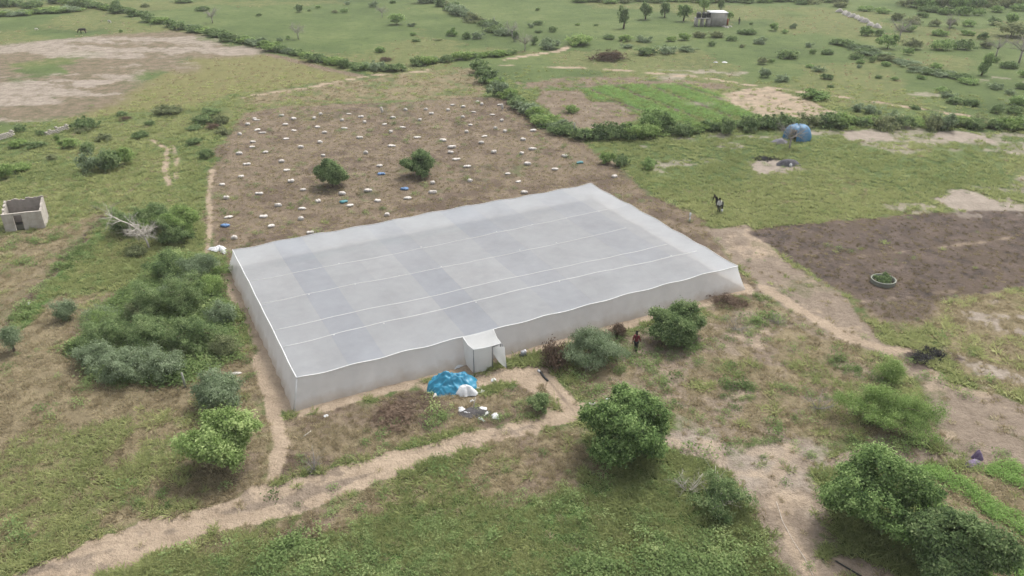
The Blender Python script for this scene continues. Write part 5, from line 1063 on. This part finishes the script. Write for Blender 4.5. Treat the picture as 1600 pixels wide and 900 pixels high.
g = Geo(); g.box((SW / 2, 1.0, 2.0), (SW + 0.1, 2.2, 0.18)); link('slab', g.mesh('slab', M_plaster2), ts)
g = Geo(); g.lathe([(0.0, 0), (0.62, 0), (0.64, 0.3), (0.6, 0.33), (0.64, 0.36), (0.64, 0.66), (0.6, 0.69), (0.64, 0.72), (0.63, 1.05), (0.35, 1.28), (0.22, 1.3), (0.22, 1.38), (0, 1.4)], 20); tk = g.mesh('water_tank', M_black, True)
for k, (dx, lb) in enumerate(((0.75, 'black water tank at the outer end of the block stand'), (2.15, 'black water tank in the middle of the block stand'), (3.3, 'black water tank against the wall of the tank house'))):
    q_ = st + np.array([math.cos(yw), math.sin(yw)]) * dx + np.array([0, 1.0 + (0.5 if k == 2 else 0)]); o = link('water_tank', tk, None, (*q_, 2.095), (0, 0, 0)); tag(o, lb, 'water tank', 'black water tanks')
F = P(1140, 42); 
for k in range(3):
    F = P(1131 + k * 5, 42 + (k % 2) * 1.5); o = link('stone', crumple('stone', 880 + k, 0.5, 0.4, 0.35, M_rock, 12, 5), None, (*F, 0)); tag(o, ('pale stone under the orange door of the tank house', 'middle pale stone beside the tank house', 'pale stone out towards the dark-clothed person by the tank house')[k], 'stone', 'stones beside the tank house')
# rocks on the slope
for k, (px, py) in enumerate(((1312, 19), (1320, 22), (1326, 25), (1333, 27), (1340, 29), (1346, 32), (1352, 35), (1360, 40), (1370, 43))):
    F = P(px, py); o = link('rock', crumple('rock', 890 + k, 1.4, 0.9, 0.9, M_rock, 14, 6, 0.5), None, (*F, 0), (0, 0, k)); tag(o, ORD[k] + ' pale rock down the line of rocks on the far slope', 'rock', 'line of pale rocks on the far slope')

# ------------------------------------------------------------------ posts, pipes
def post(px, py, h, r, label, mat=M_conc):
    F = P(px, py); g = Geo(); g.tube([(0, 0, -0.2), (0, 0, h)], [r, r * 0.9], 6); o = link('post', g.mesh('post', mat), None, (*F, 0), (random.uniform(-.05, .05), random.uniform(-.05, .05), 0.3)); tag(o, label, 'post')
post(290, 606, 1.35, 0.09, 'white concrete post at the edge of the grey thicket'); post(897, 209, 1.6, 0.11, 'white concrete post at the hedge corner of the sack field')
post(772, 36, 1.5, 0.09, 'pale post in the far diagonal hedge'); post(735, 88, 1.2, 0.08, 'pale post in the short hedge by the trail'); post(585, 109, 1.2, 0.09, 'yellowish post at the hedge bend by the bare field')
F = P(1077, 347); o = empty('marker_stake', (*F, 0)); tag(o, 'short stake wrapped with white cloth at the brown field edge', 'stake')
g = Geo(); g.tube([(0, 0, -0.1), (0.03, 0, 1.5)], [0.035, 0.02], 6); link('stake_pole', g.mesh('stake_pole', M_bark), o)
g = Geo(); g.tube([(0.0, 0, 0.62), (0.02, 0, 0.8), (0.02, 0, 1.1)], [0.10, 0.12, 0.09], 8); link('white_cloth', g.mesh('white_cloth', M_white, True), o)
g = Geo(); g.tube([(0, 0, 0.05), (0.02, 0, 0.55)], [0.09, 0.07], 8); link('white_cloth', g.mesh('white_cloth', M_white, True), o)
def pipe(pts, r, mat, name, label, cat):
    p = [(*P(x, y), float(gz(*P(x, y))) + 0.06) for x, y in pts]; g = Geo(); g.tube(p, r, 6); o = link(name, g.mesh(name, mat, True)); tag(o, label, cat)
pipe([(1213, 785), (1222, 815), (1240, 848), (1256, 872), (1270, 900)], 0.011, M_sack, 'hose', 'thin pale hose lying along the bare tan ground', 'hose')
pipe([(1305, 878), (1325, 890), (1350, 905)], 0.04, M_black, 'hose', 'black hose emerging at the lower picture edge', 'hose')
pipe([(845, 582), (850, 590), (856, 596)], 0.09, M_black, 'pipe', 'dark pipe lying in the gully beside the entrance', 'pipe')
pipe([(841, 579), (844, 582)], 0.10, M_white, 'container', 'small white container at the end of the dark pipe', 'container')
pipe([(918, 632), (930, 631)], 0.10, M_sack, 'plank', 'pale plank on the sand at the path junction', 'plank')
pipe([(946, 626), (951, 624)], 0.10, M_white, 'plank', 'short white plank by the round dark tree', 'plank')
pipe([(470, 686), (486, 674)], 0.03, M_deadwood, 'stick', 'thin pale stick lying on the brown verge', 'stick')
# pump by the entrance
F = P(817, 558); o = empty('water_pump', (*F, 0), 0.4); tag(o, 'small grey and black pump with curved handle beside the entrance', 'pump')
M_grey = solid('grey_paint', (0.245, 0.258, 0.272), rough=0.5)
g = Geo(); g.box((0, 0, 0.14), (0.5, 0.34, 0.2)); link('pump_base', g.mesh('pump_base', M_black), o)
g = Geo(); g.lathe([(0, 0.24), (0.17, 0.24), (0.19, 0.3), (0.19, 0.5), (0.13, 0.56), (0, 0.57)], 14); link('motor', g.mesh('motor', M_grey, True), o)
g = Geo(); g.box((0.18, 0, 0.45), (0.16, 0.2, 0.3)); link('fuel_tank', g.mesh('fuel_tank', M_white), o)
g = Geo(); g.tube([(-0.1, 0, 0.5), (-0.35, 0.05, 0.72), (-0.62, 0.05, 0.6), (-0.7, 0.05, 0.3)], 0.025, 6); link('handle', g.mesh('handle', M_greywood, True), o)
# purple cloth over sticks
F = P(1524, 720); o = empty('cloth_bundle', (*F, 0), 0.5); tag(o, 'purple striped cloth bundle on the bare ground above the vine patch', 'cloth')
M_purp = solid('purple_cloth', (0.0884, 0.0578, 0.116), (0.15, 0.116, 0.177), scale=7)
link('cloth', crumple('cloth', 900, 0.42, 0.34, 0.55, M_purp, 24, 8), o, (0.3, 0.1, 0))
link('cloth', crumple('cloth', 901, 0.75, 0.32, 0.22, solid('lilac_cloth', (0.204, 0.17, 0.224), (0.0884, 0.0578, 0.116), scale=9), 24, 8), o, (-0.45, -0.1, 0))

# ------------------------------------------------------------------ people and animals
def skin_mesh(name, joints, edges, mat, sub=1):
    me = bpy.data.meshes.new(name); me.from_pydata([j[:3] for j in joints], edges, []); o = bpy.data.objects.new(name, me); COL.objects.link(o)
    md = o.modifiers.new('skin', 'SKIN'); md.use_smooth_shade = True
    for k, j in enumerate(joints):
        r = j[3]; me.skin_vertices[0].data[k].radius = (r, r) if not isinstance(r, tuple) else r
    me.skin_vertices[0].data[0].use_root = True
    s = o.modifiers.new('sub', 'SUBSURF'); s.levels = sub; s.render_levels = sub
    dg = bpy.context.evaluated_depsgraph_get(); em = bpy.data.meshes.new_from_object(o.evaluated_get(dg))
    bpy.data.objects.remove(o); bpy.data.meshes.remove(me); em.name = name; em.materials.clear(); em.materials.append(mat)
    return em
M_skin = solid('dark_skin', (0.0578, 0.0326, 0.0218), (0.0476, 0.0272, 0.0177), rough=0.6)
M_hair = solid('black_hair', (0.00816, 0.00748, 0.0068), rough=0.9)
def person(loc, rz, shirt, trousers, label, pose='stand', scale=1.0):
    """joints in metres, facing -Y"""
    st = {'walk': 0.26, 'stand': 0.0, 'bend': 0.05}[pose]
    hipz = 0.92
    lean = 0.0 if pose != 'bend' else 0.75
    def tor(z, y=0.0):
        if pose != 'bend': return (0, y, z)
        dz = z - hipz; return (0, y - dz * math.sin(lean), hipz + dz * math.cos(lean))
    J = []; E = []
    def add(p, r, par=None):
        J.append((*p, r)); 
        if par is not None: E.append((par, len(J) - 1))
        return len(J) - 1
    pel = add((0, 0, hipz), (0.15, 0.11)); wa = add(tor(1.08), (0.135, 0.10), pel); ch = add(tor(1.30), (0.165, 0.115), wa); nk = add(tor(1.48), 0.058, ch)
    hd0 = add(tor(1.56, -0.01), 0.075, nk); hd = add(tor(1.64, -0.015), (0.085, 0.10), hd0); add(tor(1.73, 0.0), 0.068, hd)
    nose = add(tuple(np.array(tor(1.63, -0.015)) + np.array([0, -0.105, -0.01])), 0.016, hd)
    legs = {}
    for s in (-1, 1):
        f = st * s
        h_ = add((s * 0.095, 0, hipz - 0.06), 0.092, pel); kn = add((s * 0.10, -f * 0.55 - 0.02, 0.49), 0.062, h_); an = add((s * 0.10, -f + 0.0, 0.09), 0.042, kn); add((s * 0.12, -f - 0.15, 0.035), 0.035, an)
        sh = tor(1.41); sh = (s * 0.185, sh[1], sh[2]); a0 = add(sh, 0.062, ch)
        if pose == 'bend': el = (s * 0.24, sh[1] - 0.05, sh[2] - 0.28); wr = (s * 0.2, sh[1] - 0.14, sh[2] - 0.52)
        elif pose == 'walk': el = (s * 0.235, f * 0.35, 1.13); wr = (s * 0.24, f * 0.7 - 0.06, 0.90)
        else: el = (s * 0.245, 0.02, 1.13); wr = (s * 0.25, -0.06, 0.88)
        e_ = add(el, 0.046, a0); w_ = add(wr, 0.03, e_)
        dn = np.array(wr) - np.array(el); dn /= np.linalg.norm(dn); hp = np.array(wr) + dn * 0.07; pa = add(tuple(hp), (0.022, 0.04), w_)
        for k in range(4):
            o_ = np.array([0, (k - 1.5) * 0.021, 0]); L = (0.075, 0.088, 0.084, 0.066)[k]
            f1 = add(tuple(hp + dn * 0.045 + o_), 0.009, pa); add(tuple(hp + dn * (0.045 + L) + o_ + np.array([-s * 0.018, 0, 0])), 0.0075, f1)
        t1 = add(tuple(hp - dn * 0.02 + np.array([-s * 0.01, -0.045, 0])), 0.011, pa); add(tuple(hp + dn * 0.035 + np.array([-s * 0.012, -0.06, 0])), 0.009, t1)
        legs[s] = ((s * 0.095, 0, hipz - 0.04), (s * 0.10, -f * 0.55 - 0.02, 0.49), (s * 0.10, -f, 0.11), sh, el, wr, (s * 0.12, -f - 0.15, 0.035))
    body = link('person', skin_mesh('person', J, E, M_skin), None, (*loc, 0), (0, 0, rz), (scale,) * 3); tag(body, label, 'person')
    j = [(0, 0, hipz - 0.06, (0.175, 0.135)), (*tor(1.08), (0.16, 0.125)), (*tor(1.30), (0.19, 0.135)), (*tor(1.46), 0.085)]; e = [(0, 1), (1, 2), (2, 3)]
    for s in (-1, 1):
        sh, el, wr = legs[s][3:6]; b = len(j); m_ = tuple(np.array(el) * 0.35 + np.array(wr) * 0.65); j += [(*sh, 0.08), (*el, 0.066), (*m_, 0.05)]; e += [(2, b), (b, b + 1), (b + 1, b + 2)]
    link('shirt', skin_mesh('shirt', j, e, shirt), body)
    j = [(0, 0, hipz + 0.03, (0.165, 0.125))]; e = []
    for s in (-1, 1):
        b = len(j); j += [(*legs[s][0], 0.105), (*legs[s][1], 0.082), (*legs[s][2], 0.062)]; e += [(0, b), (b, b + 1), (b + 1, b + 2)]
    link('trousers', skin_mesh('trousers', j, e, trousers), body)
    for s in (-1, 1):
        p = legs[s]; link('shoe', skin_mesh('shoe', [(p[2][0], p[2][1] + 0.03, 0.05, 0.05), (p[2][0], p[2][1] - 0.06, 0.045, 0.05), (*p[6], 0.04)], [(0, 1), (1, 2)], M_black), body)
    t = np.array(tor(1.70, 0.01)); link('hair', skin_mesh('hair', [(*t, (0.095, 0.105)), (t[0], t[1] + 0.03, t[2] + 0.06, 0.07), (t[0], t[1] + 0.07, t[2] - 0.04, 0.065)], [(0, 1), (0, 2)], M_hair), body)
    return body
M_red = solid('red_cloth', (0.136, 0.015, 0.0258), (0.0884, 0.00952, 0.0177), scale=6); M_blk = solid('dark_cloth', (0.015, 0.0143, 0.015), scale=6); M_wht = solid('white_cloth', (0.476, 0.469, 0.449), (0.394, 0.388, 0.367), scale=6); M_chr = solid('charcoal_cloth', (0.034, 0.0354, 0.034), scale=6)
person(P(993, 550), math.radians(155), M_red, M_blk, 'person in dark red shirt and black trousers walking beside the bushy tree', 'walk', 1.05)
person(P(1122.5, 333.5), math.radians(8), M_wht, M_chr, 'person in white shirt and dark trousers standing on the pasture edge', 'stand', 1.03)
person(P(1119.5, 324), math.radians(-60), M_blk, M_blk, 'person in dark clothes bending down behind the white shirt', 'bend', 1.05)
F = P(1127.3, 332.5); g = Geo(); g.tube([(0, 0, 0.5), (0, 0, 1.0), (0.02, 0, 1.35)], [0.10, 0.12, 0.07], 8); o = link('black_bag', g.mesh('black_bag', M_blk, True), None, (*F, 0)); o.name = 'bag'; tag(o, 'long black bag held at the side of the white shirt person', 'bag')
F = P(1127.3, 332.6); g = Geo(); g.tube([(0, 0, 0.0), (0, 0, 0.25), (0, 0, 0.5)], [0.13, 0.16, 0.08], 8); o = link('bag', g.mesh('bag', M_white, True), None, (F[0], F[1] - 0.05, 0)); tag(o, 'white bag standing at the feet of the white shirt person', 'bag')
person(P(1154.5, 38.5), math.radians(20), M_blk, M_blk, 'tiny dark-clothed person standing beyond the tank house', 'stand', 1.0)
def animal(loc, rz, mat, label, cat, sc=1.0, name='cow'):
    J = [(0, 0.55, 1.05, (0.26, 0.28)), (0, 0.1, 1.0, (0.29, 0.33)), (0, -0.45, 1.03, (0.25, 0.30)), (0, -0.72, 1.12, 0.17), (0, -1.0, 0.75, 0.13), (0, -1.15, 0.42, 0.12), (0, -1.3, 0.2, 0.075), (0, 0.78, 1.18, 0.05), (0, 0.88, 0.7, 0.025), (0, 0.88, 0.42, 0.035)]
    E = [(0, 1), (1, 2), (2, 3), (3, 4), (4, 5), (5, 6), (0, 7), (7, 8), (8, 9)]
    for s in (-1, 1):
        b = len(J); J += [(s * 0.16, 0.6, 0.8, 0.14), (s * 0.17, 0.5, 0.62, 0.09), (s * 0.17, 0.68, 0.42, 0.055), (s * 0.17, 0.6, 0.04, 0.05)]; E += [(0, b), (b, b + 1), (b + 1, b + 2), (b + 2, b + 3)]
        b = len(J); J += [(s * 0.15, -0.42, 0.75, 0.11), (s * 0.155, -0.42, 0.42, 0.058), (s * 0.155, -0.42, 0.04, 0.05)]; E += [(2, b), (b, b + 1), (b + 1, b + 2)]
        b = len(J); J += [(s * 0.2, -1.1, 0.56, 0.03)]; E += [(5, b)]
    o = link(name, skin_mesh(name, J, E, mat), None, (*loc, 0), (0, 0, rz), (sc,) * 3); tag(o, label, cat); return o
animal(P(130, 52.5), math.radians(-80), solid('dark_hide', (0.03, 0.026, 0.022)), 'dark cow grazing with lowered head on the far grass', 'cow', 1.0)
animal(P(171, 36), math.radians(60), solid('white_hide', (0.6, 0.58, 0.54), (0.05, 0.045, 0.04), scale=2.0), 'small white and dark goat on the far grass near the hedge', 'goat', 0.6, 'goat')
animal(P(57, 47.5), math.radians(100), solid('pale_hide', (0.6, 0.57, 0.5)), 'small pale goat on the far grass behind the cow', 'goat', 0.42, 'goat')

# ------------------------------------------------------------------ haze
hm, hnt, hout = new_mat('haze')
pv = N(hnt, 'ShaderNodeVolumePrincipled', Density=0.00018); pv.inputs['Color'].default_value = (0.93, 0.95, 0.97, 1); pv.inputs['Anisotropy'].default_value = 0.2
hnt.links.new(pv.outputs[0], hout.inputs['Volume'])
g = Geo(); g.box((0, 150, 17.5), (1400, 1000, 42)); hz = link('haze', g.mesh('haze', hm)); tag(hz, kind='stuff')
